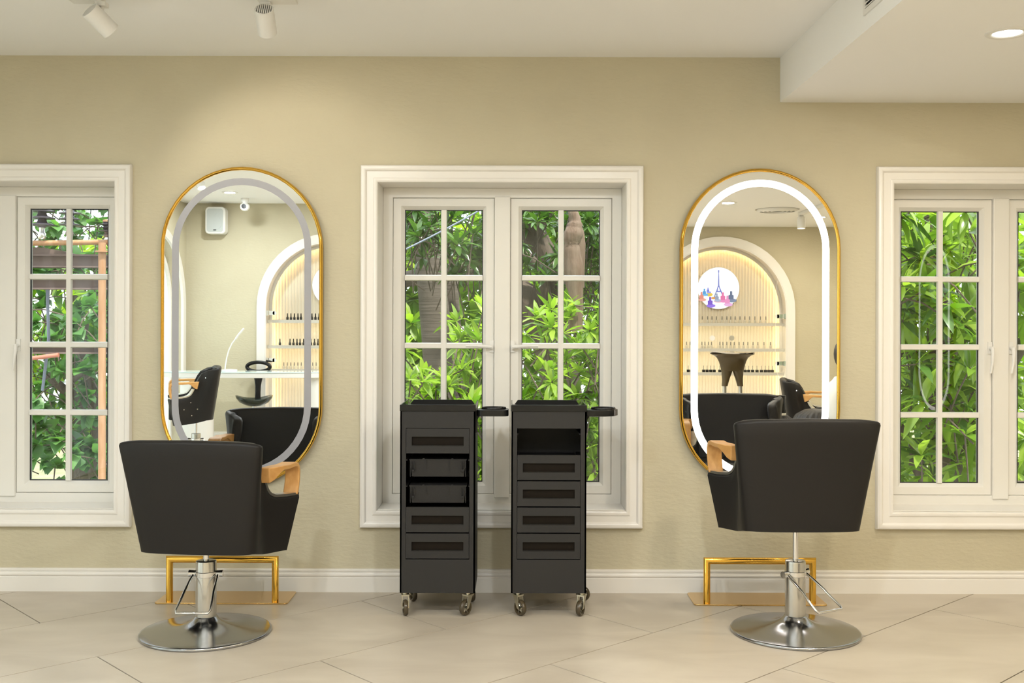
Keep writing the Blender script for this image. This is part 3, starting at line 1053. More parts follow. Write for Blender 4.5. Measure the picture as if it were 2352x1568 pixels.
def salon_chair(label, loc, rot, lift, lever, bolts=False):
    c = thing('salon_chair', label, 'chair', loc, 0, 'black salon chairs with wooden arms')
    body = dict(parent=c, loc=(0, 0, lift), rz=rot)
    sh = make_shell().build('shell', M_BLACKVINYL, smooth=50, **body)
    # seat cushion
    seat = []
    for y, hw in ((-.150, .190), (-.11, .205), (0.0, .235), (.16, .268), (.235, .275), (.255, .26)):
        seat.append((hw, y))
    poly = seat + [(-x, y) for x, y in reversed(seat)]
    MB().prism(poly, 0.400, 0.525, 'z').build('seat', M_BLACKVINYL, bevel=0.028, segs=3, **body)
    MB().box(-0.09, 0.09, -0.09, 0.09, 0.388, 0.402).build('seat_plate', M_BLACKPL, **body)
    for s in (-1, 1):
        # pale metal capping on the side panel
        path, wd = [], []
        for k in range(22):
            t = 6.10 + (6.98 - 6.10) * k / 21
            z = lerp_tab(ZTOP, t)
            a, b = shell_pt(s * t, z - 0.003, 0.0), shell_pt(s * t, z - 0.003, SH)
            if s < 0:
                a, b = Vector((-abs(a.x), a.y, a.z)), Vector((-abs(b.x), b.y, b.z))
            path.append((a + b) / 2 + Vector((0, 0, 0.006)))
            wd.append(a - b)
        ribbon(path, wd, SH - 0.004, 0.012).build('metal_capping', M_SILVER, smooth=50, **body)
        # bent wooden arm
        pts = [(.228, .606), (.238, .64), (.245, .68), (.245, .715), (.238, .735), (.222, .748), (.195, .754), (.16, .752), (.13, .751), (.10, .752), (.07, .754), (.05, .750), (.03, .742), (.01, .733), (-.015, .728)]
        path, wd, th = [], [], []
        for k, (y, z) in enumerate(pts):
            x = 0.292 + (y + 0.08) * 0.10 + (z - .606) * 0.03 - max(0.0, 0.06 - y) * 0.45
            path.append(Vector((s * x, y, z)))
            wd.append(Vector((s, 0.10, 0)))
            th.append(0.022 if k < 11 else (0.030, 0.046, 0.064, 0.074)[k - 11])
        ribbon(path, wd, 0.070, th).build('armrest', M_WOOD, smooth=40, bevel=0.004, **body)
        for t, z in () if not bolts else ((5.2, .80), (6.2, .565), (5.7, .50), (6.45, .50), (6.1, .44)):
            p, q = shell_pt(s * t, z, -0.003), shell_pt(s * t, z, 0.01)
            if s < 0:
                p, q = Vector((-abs(p.x), p.y, p.z)), Vector((-abs(q.x), q.y, q.z))
            MB().cyl(p, q, 0.0055, n=10).build('bolt', M_CHROME, smooth=40, **body)
    zb = 0.390 + lift
    MB().cyl((0, 0, 0.32), (0, 0, zb), 0.0135, n=18).build('piston', M_CHROME, c, smooth=40)
    MB().lathe([(0.047, 0.070), (0.047, 0.322), (0.045, 0.331), (0.040, 0.333), (0.015, 0.333)], 36).build('column', M_STEEL, c, smooth=40)
    prof = [(0.290, 0.0), (0.2945, 0.003), (0.295, 0.010), (0.292, 0.0135), (0.285, 0.015), (0.24, 0.0185), (0.19, 0.0235), (0.15, 0.029), (0.115, 0.037), (0.090, 0.046), (0.072, 0.056), (0.060, 0.066), (0.052, 0.076), (0.048, 0.080)]
    MB().lathe(prof, 72).build('base', M_BASE, c, smooth=50)
    # foot pump: sleeve, two knuckles and a bent rod loop
    pump = MB().cyl((-0.078, 0, 0), (-0.048, 0, 0), 0.016, 0.014, n=14).cyl((0.048, 0, 0), (0.078, 0, 0), 0.014, 0.016, n=14)
    pump.lathe([(0.0475, -0.012), (0.0495, -0.010), (0.0495, 0.010), (0.0475, 0.012)], 30)
    po = pump.build('pump_collar', M_CHROME, c, smooth=40)
    po.location = (0, 0, 0.273)
    po.rotation_euler = (0, 0, lever)
    half = [(0.056, 0.0, 0.0), (0.060, -0.05, -0.024), (0.066, -0.115, -0.060), (0.068, -0.130, -0.072), (0.077, -0.200, -0.116), (0.070, -0.214, -0.125)]
    pts = [(-x, y, z) for x, y, z in half] + half[::-1]
    lo = MB().tube(pts, 0.0058, n=10).build('pump_lever', M_CHROME, c, smooth=50)
    lo.location = (0, 0, 0.273)
    lo.rotation_euler = (0, 0, lever)
    return c


salon_chair('low black salon chair facing the unlit mirror', (-1.408, -0.76, 0), R(-6.5), 0.0, R(0))
salon_chair('black salon chair raised on its rod, facing the lit mirror', (1.306, -0.72, 0), R(1), 0.10, R(30))
salon_chair('black salon chair seen from its side in the unlit mirror', (-3.12, -4.87, 0), R(72), 0.09, R(0), True)
salon_chair('black salon chair seen from its side in the lit mirror', (2.86, -4.87, 0), R(-76), 0.0, R(0), True)

# ------------------------------------------------------------------ trolleys
def caster(parent, x, y, yaw):
    m = MB()
    m.cyl((0, 0, 0.100), (0, 0, 0.116), 0.012, n=12)
    m.box(-0.019, 0.019, -0.021, 0.021, 0.094, 0.101)
    for s in (-1, 1):
        a = 0.0155 * s
        m.prism([(-0.018, 0.098), (0.018, 0.098), (-0.012, 0.036), (-0.026, 0.036)], a - 0.0012, a + 0.0012, 'x')
    fork = m.build('caster', M_ZINC, parent, loc=(x, y, 0), rz=yaw)
    w = MB()
    prof = [(0.026, -0.010), (0.034, -0.0115), (0.0375, -0.007), (0.0385, 0.0), (0.0375, 0.007), (0.034, 0.0115), (0.026, 0.010)]
    w.loops([[(z, -0.019 + q * math.cos(t), 0.0385 + q * math.sin(t)) for t in [2 * PI * k / 26 for k in range(26)]] for q, z in prof], closed_path=True)
    wh = w.build('wheel', M_SMOKE, fork, smooth=50)
    h = MB().cyl((-0.013, -0.019, 0.0385), (0.013, -0.019, 0.0385), 0.008, n=12)
    for k in range(6):
        t = PI * k / 3
        h.box(-0.002, 0.002, -0.0205, -0.0175, 0.0385, 0.066) if False else h.tube([(0, -0.019, 0.0385), (0, -0.019 + 0.028 * math.cos(t), 0.0385 + 0.028 * math.sin(t))], 0.0025, n=5)
    h.build('hub', M_ZINC, fork)


def trolley(label, x0, states, casters, pointed):
    W, Dp = 0.365, 0.345
    t = thing('salon_trolley', label, 'trolley', (x0 + W / 2, -0.475, 0), 0, 'black salon trolleys')
    hw = W / 2
    z0, z1 = 0.114, 1.000
    D0 = 0.914                                   # top of the drawer stack
    pitch = 0.1275
    st = 0.028                                   # stile width
    b = MB()
    b.box(-hw, -hw + 0.008, 0, Dp, z0, z1)
    b.box(hw - 0.008, hw, 0, Dp, z0, z1)
    b.box(-hw, hw, Dp - 0.008, Dp, z0, z1)
    b.box(-hw, -hw + st, 0, 0.02, z0, z1)
    b.box(hw - st, hw, 0, 0.02, z0, z1)
    b.box(-hw + st, hw - st, 0, 0.02, z0, D0 - 5 * pitch)
    b.box(-hw + st, hw - st, 0, 0.02, D0, z1)
    b.box(-hw + 0.004, hw - 0.004, 0.004, Dp - 0.004, z0, z0 + 0.01)
    b.box(-hw + 0.004, hw - 0.004, 0.004, Dp - 0.004, z1 - 0.012, z1)
    b.box(-hw + 0.004, hw - 0.004, 0.02, Dp - 0.004, D0 - 5 * pitch - 0.008, D0 - 5 * pitch)
    for k in range(5):
        for s in (-1, 1):
            xa, xb = sorted((s * (hw - 0.008), s * (hw - 0.034)))
            b.box(xa, xb, 0.012, Dp - 0.01, D0 - pitch * k - 0.032, D0 - pitch * k - 0.026)
    b.build('body', M_BLACKPL, t)
    # top tray with raised rim, higher at the back
    tr = MB()
    tr.box(-hw - 0.002, hw + 0.002, -0.004, Dp + 0.002, z1, z1 + 0.006)
    tr.box(-hw - 0.002, hw + 0.002, -0.005, 0.001, z1 - 0.004, z1 + 0.027)
    tr.box(-hw - 0.002, -hw + 0.004, -0.004, Dp, z1, z1 + 0.027)
    tr.box(hw - 0.004, hw + 0.002, -0.004, Dp, z1, z1 + 0.027)
    tr.prism([(-0.168, z1 + 0.004), (0.168, z1 + 0.004), (0.150, z1 + 0.028), (-0.150, z1 + 0.028)], Dp - 0.006, Dp + 0.002, 'y')
    tr.build('top_tray', M_BLACKGL, t, bevel=0.0015)
    dx = hw - st - 0.002
    for k, s in enumerate(states):
        if s == 'none':
            continue
        zt = D0 - pitch * k
        zb = zt - pitch + 0.005
        d = MB()
        # bin
        bw = dx - 0.016
        bt, bb2 = zt - 0.030, zt - 0.112
        tw = 0.003
        d.frustum((-bw + 0.010, bw - 0.010, 0.03, 0.30), (-bw + 0.010, bw - 0.010, 0.03, 0.30), bb2, bb2 + tw)
        d.raw([(-bw, 0.022, bt), (bw, 0.022, bt), (bw - 0.010, 0.03, bb2), (-bw + 0.010, 0.03, bb2), (-bw, 0.026, bt), (bw, 0.026, bt), (bw - 0.010, 0.034, bb2), (-bw + 0.010, 0.034, bb2)],
              [(0, 1, 2, 3), (7, 6, 5, 4), (0, 4, 5, 1), (2, 6, 7, 3), (0, 3, 7, 4), (1, 5, 6, 2)])
        for q in (-1, 1):
            xa, xb = sorted((q * bw, q * (bw - tw)))
            d.box(xa, xb, 0.022, 0.30, bb2, bt)
        d.box(-bw, bw, 0.30, 0.303, bb2, bt)
        d.box(-bw - 0.004, bw + 0.004, 0.018, 0.304, bt - 0.001, bt + 0.004)
        if s == 'bin':
            for q in (-1, 1):
                d.box(q * 0.055 - 0.001, q * 0.055 + 0.001, 0.0195, 0.024, bt - 0.045, bt)
                d.box(q * (bw - 0.016) - 0.006, q * (bw - 0.016) + 0.006, 0.014, 0.026, bt - 0.055, bt - 0.046)
                d.box(q * (bw - 0.010) - 0.001, q * (bw - 0.010) + 0.001, 0.014, 0.026, bt - 0.05, bt - 0.008)
                d.box(q * (bw - 0.022) - 0.001, q * (bw - 0.022) + 0.001, 0.014, 0.026, bt - 0.05, bt - 0.008)
                d.box(q * 0.07 - 0.005, q * 0.07 + 0.005, 0.018, 0.03, bt + 0.003, bt + 0.008)
            d.build('drawer', M_BLACKPL, t)
        else:
            dr = d.build('drawer', M_BLACKPL, t)
            f = MB()
            sx, sz1, sz0 = 0.126, zt - 0.042, zt - 0.084
            f.box(-dx, dx, -0.002, 0.016, sz1, zt - 0.002)
            f.box(-dx, dx, -0.002, 0.016, zb, sz0)
            f.box(-dx, -sx, -0.002, 0.016, sz0, sz1)
            f.box(sx, dx, -0.002, 0.016, sz0, sz1)
            f.build('drawer_front', M_BLACKPL, dr)
            MB().box(-sx, sx, 0.013, 0.015, sz0, sz1).build('handle_recess', M_RECESS, dr)
            MB().box(-sx, sx, -0.003, 0.004, sz0 - 0.003, sz0 + 0.001).build('handle_lip', M_BLACKGL, dr)
    # ring holder on the right-hand side
    hx = hw + 0.003
    if pointed:
        outl = [(0, 0.02), (0.09, 0.02), (0.135, 0.045), (0.158, 0.10), (0.150, 0.125), (0.09, 0.14), (0, 0.14)]
    else:
        outl = rrect(0.08, 0.08, 0.078, 0.065, 0.03, 4)
    cx, cy = 0.085, 0.08
    inn = []
    for k in range(len(outl)):
        p = Vector(outl[k]) - Vector((cx, cy))
        inn.append(tuple(Vector((cx, cy)) + p * 0.62))
    h = MB()
    zh = 1.002
    h.loops([[(hx + p[0], p[1], zz) for p in o] for o, zz in ((outl, zh - 0.032), (outl, zh - 0.002), ([tuple(Vector((cx, cy)) + (Vector(p) - Vector((cx, cy))) * 0.94) for p in outl], zh), (inn, zh), (inn, zh - 0.032))], closed_path=True)
    ho = h.build('dryer_holder', M_BLACKGL, t, bevel=0.002)
    rg = MB()
    rg.loops([[(hx + cx + q * 0.058 * math.cos(a), cy + q * 0.045 * math.sin(a), zh + zz) for a in [2 * PI * k / 28 for k in range(28)]] for q, zz in ((1.0, -0.012), (1.06, 0.004), (1.0, 0.010), (0.88, 0.008), (0.86, -0.012))], closed_path=True)
    rg.build('holder_ring', M_BLACKGL, ho, smooth=50)
    MB().prism([(hx - 0.003, zh - 0.005), (hx + 0.03, zh - 0.012), (hx + 0.006, zh - 0.05), (hx + 0.006, zh - 0.115), (hx - 0.003, zh - 0.115)], 0.06, 0.075, 'y').build('bracket', M_BLACKPL, ho)
    for (cx2, cy2, yw) in casters:
        caster(t, cx2, cy2, yw)
    return t


hwv = 0.365 / 2
trolley('black salon trolley with two open bins, beside the unlit mirror', -0.550, ['full', 'bin', 'bin', 'full', 'full'],
        [(-hwv + 0.022, 0.035, R(12)), (hwv - 0.035, 0.035, R(-38)), (-hwv + 0.05, Dq, R(30)) if False else (-hwv + 0.030, 0.30, R(25)), (hwv - 0.03, 0.30, R(15))], False)
trolley('black salon trolley missing its top drawer, nearer the lit mirror', -0.010, ['none', 'full', 'full', 'full', 'full'],
        [(-hwv + 0.034, 0.035, R(40)), (hwv - 0.018, 0.035, R(-25)), (-hwv + 0.03, 0.30, R(0)), (hwv - 0.012, 0.305, R(60))], True)

# ------------------------------------------------------------------ the rest of the room, seen in the mirrors
# nail counter
dk = thing('nail_counter', 'long white nail counter with pale glass top in the unlit mirror', 'counter', (-3.0, -6.25, 0))
front = [(-0.88, 0.10), (-0.5, 0.18), (-0.1, 0.22), (0.3, 0.22), (0.7, 0.17), (1.0, 0.06)]
poly = front + [(1.0, -0.26), (0.6, -0.20), (0.1, -0.16), (-0.4, -0.18), (-0.88, -0.24)]
MB().prism(poly, 0.815, 0.868, 'z').build('counter_slab', M_WHITE, dk, bevel=0.004)
MB().prism([(x * 1.0, y * 1.03) for x, y in poly], 0.868, 0.880, 'z').build('glass_top', M_DESKGLASS, dk, bevel=0.002)
MB().cyl((-0.52, 0, 0.0), (-0.52, 0, 0.815), 0.18, n=40).build('pedestal', M_WHITE, dk, smooth=40)
MB().cyl((0.80, -0.05, 0.0), (0.80, -0.05, 0.815), 0.12, n=40).build('pedestal', M_WHITE, dk, smooth=40)

dl = thing('desk_lamp', 'slim white gooseneck lamp on the nail counter', 'lamp', (-3.17, -6.28, 0.88))
MB().lathe([(0.085, 0), (0.088, 0.006), (0.085, 0.016), (0.02, 0.024)], 32).build('base', M_WHITE, dl, smooth=40)
pth = [(-0.05, 0, 0.02), (-0.045, 0, 0.06), (-0.03, 0, 0.15), (-0.005, 0, 0.24), (0.03, 0, 0.31), (0.07, 0, 0.36)]
MB().tube(pth, 0.008, n=10).build('gooseneck', M_WHITE, dl, smooth=50)
MB().tube([(0.07, 0, 0.36), (0.10, 0, 0.405), (0.16, 0, 0.475)], 0.012, n=10).build('lamp_head', M_WHITE, dl, smooth=50)

# dark bowl-seat stool behind the counter
bs = thing('bar_stool', 'glossy black bowl-seat stool behind the nail counter', 'stool', (-3.0, -6.72, 0))
MB().lathe([(0.20, 0), (0.20, 0.008), (0.05, 0.022), (0.028, 0.03)], 36).build('base', M_CHROME, bs, smooth=40)
MB().cyl((0, 0, 0.02), (0, 0, 0.47), 0.024, n=18).build('pole', M_CHROME, bs, smooth=40)
m = MB()
rings = []
for q, z in ((0.02, 0.455), (0.10, 0.462), (0.17, 0.488), (0.207, 0.53), (0.213, 0.555), (0.200, 0.562), (0.17, 0.545), (0.10, 0.52), (0.02, 0.512)):
    rings.append([(q * math.cos(t), q * math.sin(t) * 0.95, z + 0.022 * (q / 0.2) ** 2 * math.cos(2 * t + 0.6)) for t in [2 * PI * k / 40 for k in range(40)]])
m.loops(rings, caps=True)
m.build('bowl_seat', M_TEAL, bs, smooth=60)
rings = []
for z, w, d in ((0.50, 0.035, 0.016), (0.60, 0.032, 0.014), (0.68, 0.034, 0.014), (0.75, 0.045, 0.014), (0.82, 0.065, 0.014), (0.86, 0.085, 0.013)):
    yb = -0.165 - (z - 0.5) * 0.10
    rings.append([(w * math.cos(t), yb + d * math.sin(t), z) for t in [2 * PI * k / 16 for k in range(16)]])
MB().loops(rings, caps=True).build('back_stem', M_BLACKGL, bs, smooth=60)
MB().tube([(0.135 * math.cos(t), -0.20 + 0.0 * t, 0.90 + 0.055 * math.sin(t)) for t in [2 * PI * k / 32 for k in range(32)]], 0.022, n=10, closed=True).build('back_ring', M_BLACKGL, bs, smooth=60)

# tall stand with a flared top, in the lit mirror
ts_ = thing('pedestal_stand', 'tall stand with flared dark top on two tubes, before the polish shelves', 'stand', (2.25, -5.35, 0))
MB().lathe([(0.20, 0), (0.20, 0.01), (0.05, 0.025), (0.03, 0.03)], 32).build('base', M_CHROME, ts_, smooth=40)
for s in (-1, 1):
    MB().tube([(s * 0.03, 0, 0.02), (s * 0.055, 0, 0.10), (s * 0.085, 0, 0.6), (s * 0.080, 0, 0.86)], 0.022, n=12).build('tube', M_SILVER, ts_, smooth=50)
m = MB()
rings = []
for z, w, d in ((0.955, 0.115, 0.05), (1.00, 0.125, 0.055), (1.05, 0.14, 0.065), (1.09, 0.16, 0.085), (1.115, 0.19, 0.12), (1.128, 0.225, 0.15), (1.136, 0.23, 0.155)):
    rings.append([(w * math.cos(t), d * math.sin(t), z) for t in [2 * PI * k / 36 for k in range(36)]])
m.loops(rings, caps=True)
for s in (-1, 1):
    rings = []
    for z, w in ((0.80, 0.030), (0.84, 0.034), (0.88, 0.040), (0.92, 0.050), (0.965, 0.058)):
        rings.append([(s * (0.080 - (z - 0.8) * 0.15) + w * math.cos(t), 0.045 * math.sin(t), z) for t in [2 * PI * k / 20 for k in range(20)]])
    m.loops(rings, caps=True)
m.build('flared_top', M_OLIVE, ts_, smooth=60)
m = MB()
rings = []
for q, z in ((0.2, 1.136), (1.02, 1.140), (1.04, 1.146), (0.98, 1.150), (0.2, 1.146)):
    rings.append([(0.226 * q * math.cos(t), 0.155 * q * math.sin(t), z + 0.006 * math.sin(3 * t) * q) for t in [2 * PI * k / 40 for k in range(40)]])
m.loops(rings, caps=True)
m.build('dish', M_CHROME, ts_, smooth=60)

# black canister with pleated skirt
pc = thing('pleated_canister', 'glossy black canister over a pleated black skirt, in the lit mirror', 'canister', (2.18, -3.1, 0))
pl = lambda t, z: 1 + 0.055 * math.cos(22 * t)
MB().lathe([(0.26, 0.0), (0.27, 0.25), (0.25, 0.48), (0.20, 0.57), (0.12, 0.64), (0.055, 0.69)], 132, rfun=pl).build('pleated_skirt', M_BLACKVINYL, pc, smooth=80)
MB().lathe([(0.042, 0.685), (0.044, 0.690), (0.044, 0.705), (0.042, 0.71)], 28).build('collar', M_CLEARBOTTLE, pc, smooth=40)
MB().lathe([(0.041, 0.70), (0.043, 0.71), (0.043, 0.845), (0.040, 0.85), (0.036, 0.848), (0.034, 0.82)], 28).build('canister', M_BLACKGL, pc, smooth=40)

# pleated pouf
pf = thing('pleated_pouf', 'black pleated round pouf at the right rim of the lit mirror', 'pouf', (2.66, -3.66, 0))
pl2 = lambda t, z: 1 + 0.03 * math.cos(26 * t) * min(1, max(0.2, (0.72 - z) * 6))
MB().lathe([(0.22, 0.0), (0.25, 0.1), (0.25, 0.5), (0.24, 0.58), (0.20, 0.65), (0.13, 0.69), (0.03, 0.705)], 156, rfun=pl2).build('cushion', M_BLACKVINYL, pf, smooth=80)
MB().lathe([(0.03, 0.70), (0.028, 0.712), (0.01, 0.716)], 20).build('button', M_BLACKGL, pf, smooth=60)

# person seated on a stool, mostly beyond the rim of the lit mirror
stl = thing('round_stool', 'black round stool under the seated person', 'stool', (2.67, -3.0, 0))
MB().lathe([(0.22, 0), (0.22, 0.012), (0.05, 0.03), (0.025, 0.04)], 32).build('base', M_CHROME, stl, smooth=40)
MB().cyl((0, 0, 0.03), (0, 0, 0.36), 0.025, n=16).build('pole', M_CHROME, stl, smooth=40)
MB().lathe([(0.16, 0.35), (0.18, 0.36), (0.18, 0.39), (0.16, 0.40), (0.03, 0.402)], 32).build('seat', M_BLACKVINYL, stl, smooth=50)


def skin_mesh(name, verts, edges, radii, material, parent, levels=2):
    me = bpy.data.meshes.new(name)
    me.from_pydata(verts, edges, [])
    o = bpy.data.objects.new(name, me)
    COL.objects.link(o)
    o.modifiers.new('skin', 'SKIN')
    if not me.skin_vertices:
        bm = bmesh.new()
        bm.from_mesh(me)
        bm.verts.layers.skin.verify()
        bm.to_mesh(me)
        bm.free()
    for k, r in enumerate(radii):
        sv = me.skin_vertices[0].data[k]
        sv.radius = r if isinstance(r, tuple) else (r, r)
        sv.use_root = (k == 0)
    s = o.modifiers.new('sub', 'SUBSURF')
    s.levels = s.render_levels = levels
    me.materials.append(material)
    dg = bpy.context.evaluated_depsgraph_get()
    ev = bpy.data.meshes.new_from_object(o.evaluated_get(dg))
    ev.shade_smooth()
    ev.materials.clear()
    ev.materials.append(material)
    o.modifiers.clear()
    o.data = ev
    o.parent = parent
    return o


pr = thing('person', 'seated person with dark hair and a white shirt, at the rim of the lit mirror', 'person', (2.67, -3.0, 0))
pr.scale = (0.95, 0.95, 0.95)
# local frame: facing +x
bv, be, br = [], [], []


def chain(pts, start=None):
    prev = start
    for p, r in pts:
        bv.append(p)
        br.append(r)
        i = len(bv) - 1
        if prev is not None:
            be.append((prev, i))
        prev = i
    return prev


pel = chain([((0, 0, 0.58), (0.15, 0.12)), ((-0.01, 0, 0.72), (0.135, 0.105)), ((-0.01, 0, 0.90), (0.15, 0.11)), ((0.0, 0, 1.00), (0.13, 0.10)), ((0.015, 0, 1.07), 0.055), ((0.03, 0, 1.13), 0.05), ((0.04, 0, 1.20), (0.072, 0.085)), ((0.045, 0, 1.27), (0.075, 0.09)), ((0.035, 0, 1.33), (0.055, 0.065))])
for s in (-1, 1):
    e = chain([((0.0, 0.16 * s, 1.00), 0.058), ((0.01, 0.22 * s, 0.88), 0.046), ((0.03, 0.24 * s, 0.76), 0.038), ((0.14, 0.21 * s, 0.72), 0.034), ((0.26, 0.16 * s, 0.70), 0.025), ((0.31, 0.14 * s, 0.695), (0.018, 0.034)), ((0.34, 0.135 * s, 0.69), (0.014, 0.036))], 3)
    for k in range(4):
        yy = (0.135 + (k - 1.5) * 0.019) * s
        chain([((0.365, yy, 0.688), 0.0085), ((0.39 - 0.004 * abs(k - 1.5), yy, 0.680), 0.008), ((0.412 - 0.006 * abs(k - 1.5), yy, 0.668), 0.007)], e)
    chain([((0.315, (0.10) * s, 0.688), 0.010), ((0.34, 0.085 * s, 0.678), 0.009)], e - 1)
    chain([((0.06, 0.09 * s, 0.57), 0.085), ((0.40, 0.12 * s, 0.55), 0.062), ((0.44, 0.12 * s, 0.48), 0.055), ((0.42, 0.12 * s, 0.25), 0.045), ((0.40, 0.12 * s, 0.09), 0.035), ((0.47, 0.125 * s, 0.045), 0.036), ((0.55, 0.13 * s, 0.035), 0.030)], 0)
skin_mesh('body', bv, be, br, M_SKIN, pr)
# shirt, trousers, hair, face details
v_, e_, r_ = [], [], []
bv, be, br = v_, e_, r_
chain([((0, 0, 0.64), (0.165, 0.135)), ((-0.01, 0, 0.74), (0.155, 0.125)), ((-0.01, 0, 0.90), (0.168, 0.128)), ((0.0, 0, 1.00), (0.148, 0.118)), ((0.01, 0, 1.05), (0.07, 0.07))])
for s in (-1, 1):
    chain([((0.0, 0.165 * s, 1.00), 0.074), ((0.01, 0.225 * s, 0.88), 0.064), ((0.025, 0.243 * s, 0.79), 0.060)], 3)
skin_mesh('shirt', bv, be, br, M_SHIRT, pr)
bv, be, br = [], [], []
chain([((0, 0, 0.60), (0.17, 0.14)), ((0.0, 0, 0.66), (0.16, 0.13))])
for s in (-1, 1):
    chain([((0.06, 0.09 * s, 0.575), 0.098), ((0.40, 0.12 * s, 0.555), 0.074), ((0.445, 0.12 * s, 0.48), 0.068), ((0.42, 0.12 * s, 0.25), 0.060), ((0.405, 0.12 * s, 0.12), 0.056)], 0)
skin_mesh('trousers', bv, be, br, M_TROUSER, pr)
m = MB()
rings = []
for k in range(13):
    ph = PI * k / 12
    rings.append([(0.015 + 0.105 * math.sin(ph) * math.cos(t) * (0.82 if math.cos(t) > 0 else 1.0), 0.093 * math.sin(ph) * math.sin(t), 1.285 + 0.115 * math.cos(ph) - (0.06 if math.cos(t) < 0 else 0.0) * (1 - math.cos(ph)) / 2 + (0.075 if math.cos(t) > 0.2 else 0) * (1 - math.cos(ph)) / 2) for t in [2 * PI * q / 28 for q in range(28)]])
m.loops(rings, caps=True)
m.build('hair', M_HAIR, pr, smooth=80)
for s in (-1, 1):
    MB().lathe([(0.001, -0.008), (0.006, -0.005), (0.008, 0), (0.006, 0.005), (0.001, 0.008)], 12, (0.128, 0.03 * s, 1.235)).build('eye', M_BLACKGL, pr, smooth=60)
MB().raw([(0.125, -0.012, 1.20), (0.125, 0.012, 1.20), (0.150, 0, 1.198), (0.118, 0, 1.24)], [(0, 1, 2), (1, 3, 2), (3, 0, 2), (0, 3, 1)]).build('nose', M_SKIN, pr)
MB().tube([(0.112, -0.022, 1.172), (0.124, 0, 1.170), (0.112, 0.022, 1.172)], 0.005, n=6).build('mouth', M_REDPIPE, pr)

# ------------------------------------------------------------------ outdoors
GZ = -3.0
struct(MB().box(-30, 30, 0.6, 40, GZ - 0.2, GZ).build('ground', M_GROUND), 'ground outside below the windows')
struct(MB().box(-30, XL - 1.0, -30, 0.6, GZ - 0.2, GZ).build('yard_ground', M_GROUND), 'yard outside the side wall')

rng = np.random.default_rng(11)


def leaf_mesh(L, W, droop, fold, heart=False):
    if heart:
        st = [(0.0, 0.02), (0.10, 0.75), (0.30, 1.0), (0.60, 0.68), (1.0, 0.0)]
    else:
        st = [(0.0, 0.06), (0.22, 0.75), (0.48, 1.0), (0.78, 0.62), (1.0, 0.0)]
    v = []
    for s, w in st:
        x = L * s * (1 - 0.12 * droop * s)
        z = -droop * L * s * s * 0.55
        hw = W * w / 2
        zz = hw * fold
        v += [(x, -hw, z + zz), (x, 0, z), (x, hw, z + zz)]
    f = []
    for i in range(4):
        a, b = 3 * i, 3 * i + 3
        f += [(a, b, b + 1, a + 1), (a + 1, b + 1, b + 2, a + 2)]
    return np.array(v), f


LM = {}


def leaf_data(key, L, W, droop, fold, material, heart=False):
    v, f = leaf_mesh(L, W, droop, fold, heart)
    me = bpy.data.meshes.new('leaf_' + key)
    me.from_pydata([tuple(p) for p in v], [], f)
    me.shade_smooth()
    me.materials.append(material)
    LM[key] = (v, f, me)


def whorl(c, axis, n, spread, scale):
    """matrices of leaves round a shoot tip"""
    out = []
    axis = axis / np.linalg.norm(axis)
    a = np.cross(axis, [0.3, 0.5, 0.81])
    a /= np.linalg.norm(a)
    b = np.cross(axis, a)
    ph0 = rng.uniform(0, 6.28)
    for k in range(n):
        ph = ph0 + k * 2.4 + rng.normal(0, 0.2)
        el = spread * (0.35 + 0.65 * (k + 0.5) / n) + rng.normal(0, 0.12)
        x = axis * math.cos(el) + (a * math.cos(ph) + b * math.sin(ph)) * math.sin(el)
        x /= np.linalg.norm(x)
        up = np.array([0, 0, 1.0]) + rng.normal(0, 0.25, 3)
        y = np.cross(up, x)
        ny = np.linalg.norm(y)
        y = y / ny if ny > 1e-3 else np.array([0, 1.0, 0])
        z = np.cross(x, y)
        s = scale * rng.uniform(0.7, 1.15)
        M = np.eye(4)
        M[:3, 0], M[:3, 1], M[:3, 2], M[:3, 3] = x * s, y * s, z * s, c
        out.append(M)
    return out


PANES = [(60, 255, 465, 1120), (925, 1115, 478, 1115), (1188, 1380, 478, 1115), (2055, 2242, 480, 1118), (2318, 2352, 480, 1118)]


def in_view(p):
    d = p[1] + CAM_D
    px, py = 1180 + p[0] * FPX / d, 745 - (p[2] - CAM_H) * FPX / d
    return any(a < px < b and c < py < e for a, b, c, e in PANES)


def foliage(tree, clusters, keys, n, spread, scale, nparts, material, twigs=True):
    items = []
    tw = MB()
    for c, ax in clusters:
        for M in whorl(np.array(c), np.array(ax), n, spread, scale):
            items.append((keys[rng.integers(len(keys))], M))
        if twigs:
            p = Vector(c)
            a = Vector(ax).normalized()
            tw.tube([p - a * 0.34 - Vector((0, 0, 0.10)), p - a * 0.15 - Vector((0, 0, 0.02)), p + a * 0.02], 0.006, n=5)
    order = []
    for i, (k, M) in enumerate(items):
        tip = M[:3, 3] + M[:3, 0] * 0.09
        if in_view(tip + np.array(tree.location)):
            order.append((tip[1], i))
    order.sort()
    chosen = set(i for _, i in order[:nparts])
    for i in chosen:
        k, M = items[i]
        o = bpy.data.objects.new('leaf', LM[k][2])
        COL.objects.link(o)
        o.parent = tree
        o.matrix_local = Matrix(M.tolist())
    V_, F_ = [], []
    off = 0
    for i, (k, M) in enumerate(items):
        if i in chosen:
            continue
        v, f, _ = LM[k]
        V_.append(v @ M[:3, :3].T + M[:3, 3])
        F_ += [tuple(q + off for q in g) for g in f]
        off += len(v)
    if V_:
        me = bpy.data.meshes.new('foliage')
        me.from_pydata(np.concatenate(V_).tolist(), [], F_)
        me.shade_smooth()
        me.materials.append(material)
        o = bpy.data.objects.new('foliage', me)
        COL.objects.link(o)
        o.parent = tree
        o['kind'] = 'stuff'
    if twigs and tw.v:
        tw.build('twigs', M_BARK, tree, kind='stuff')


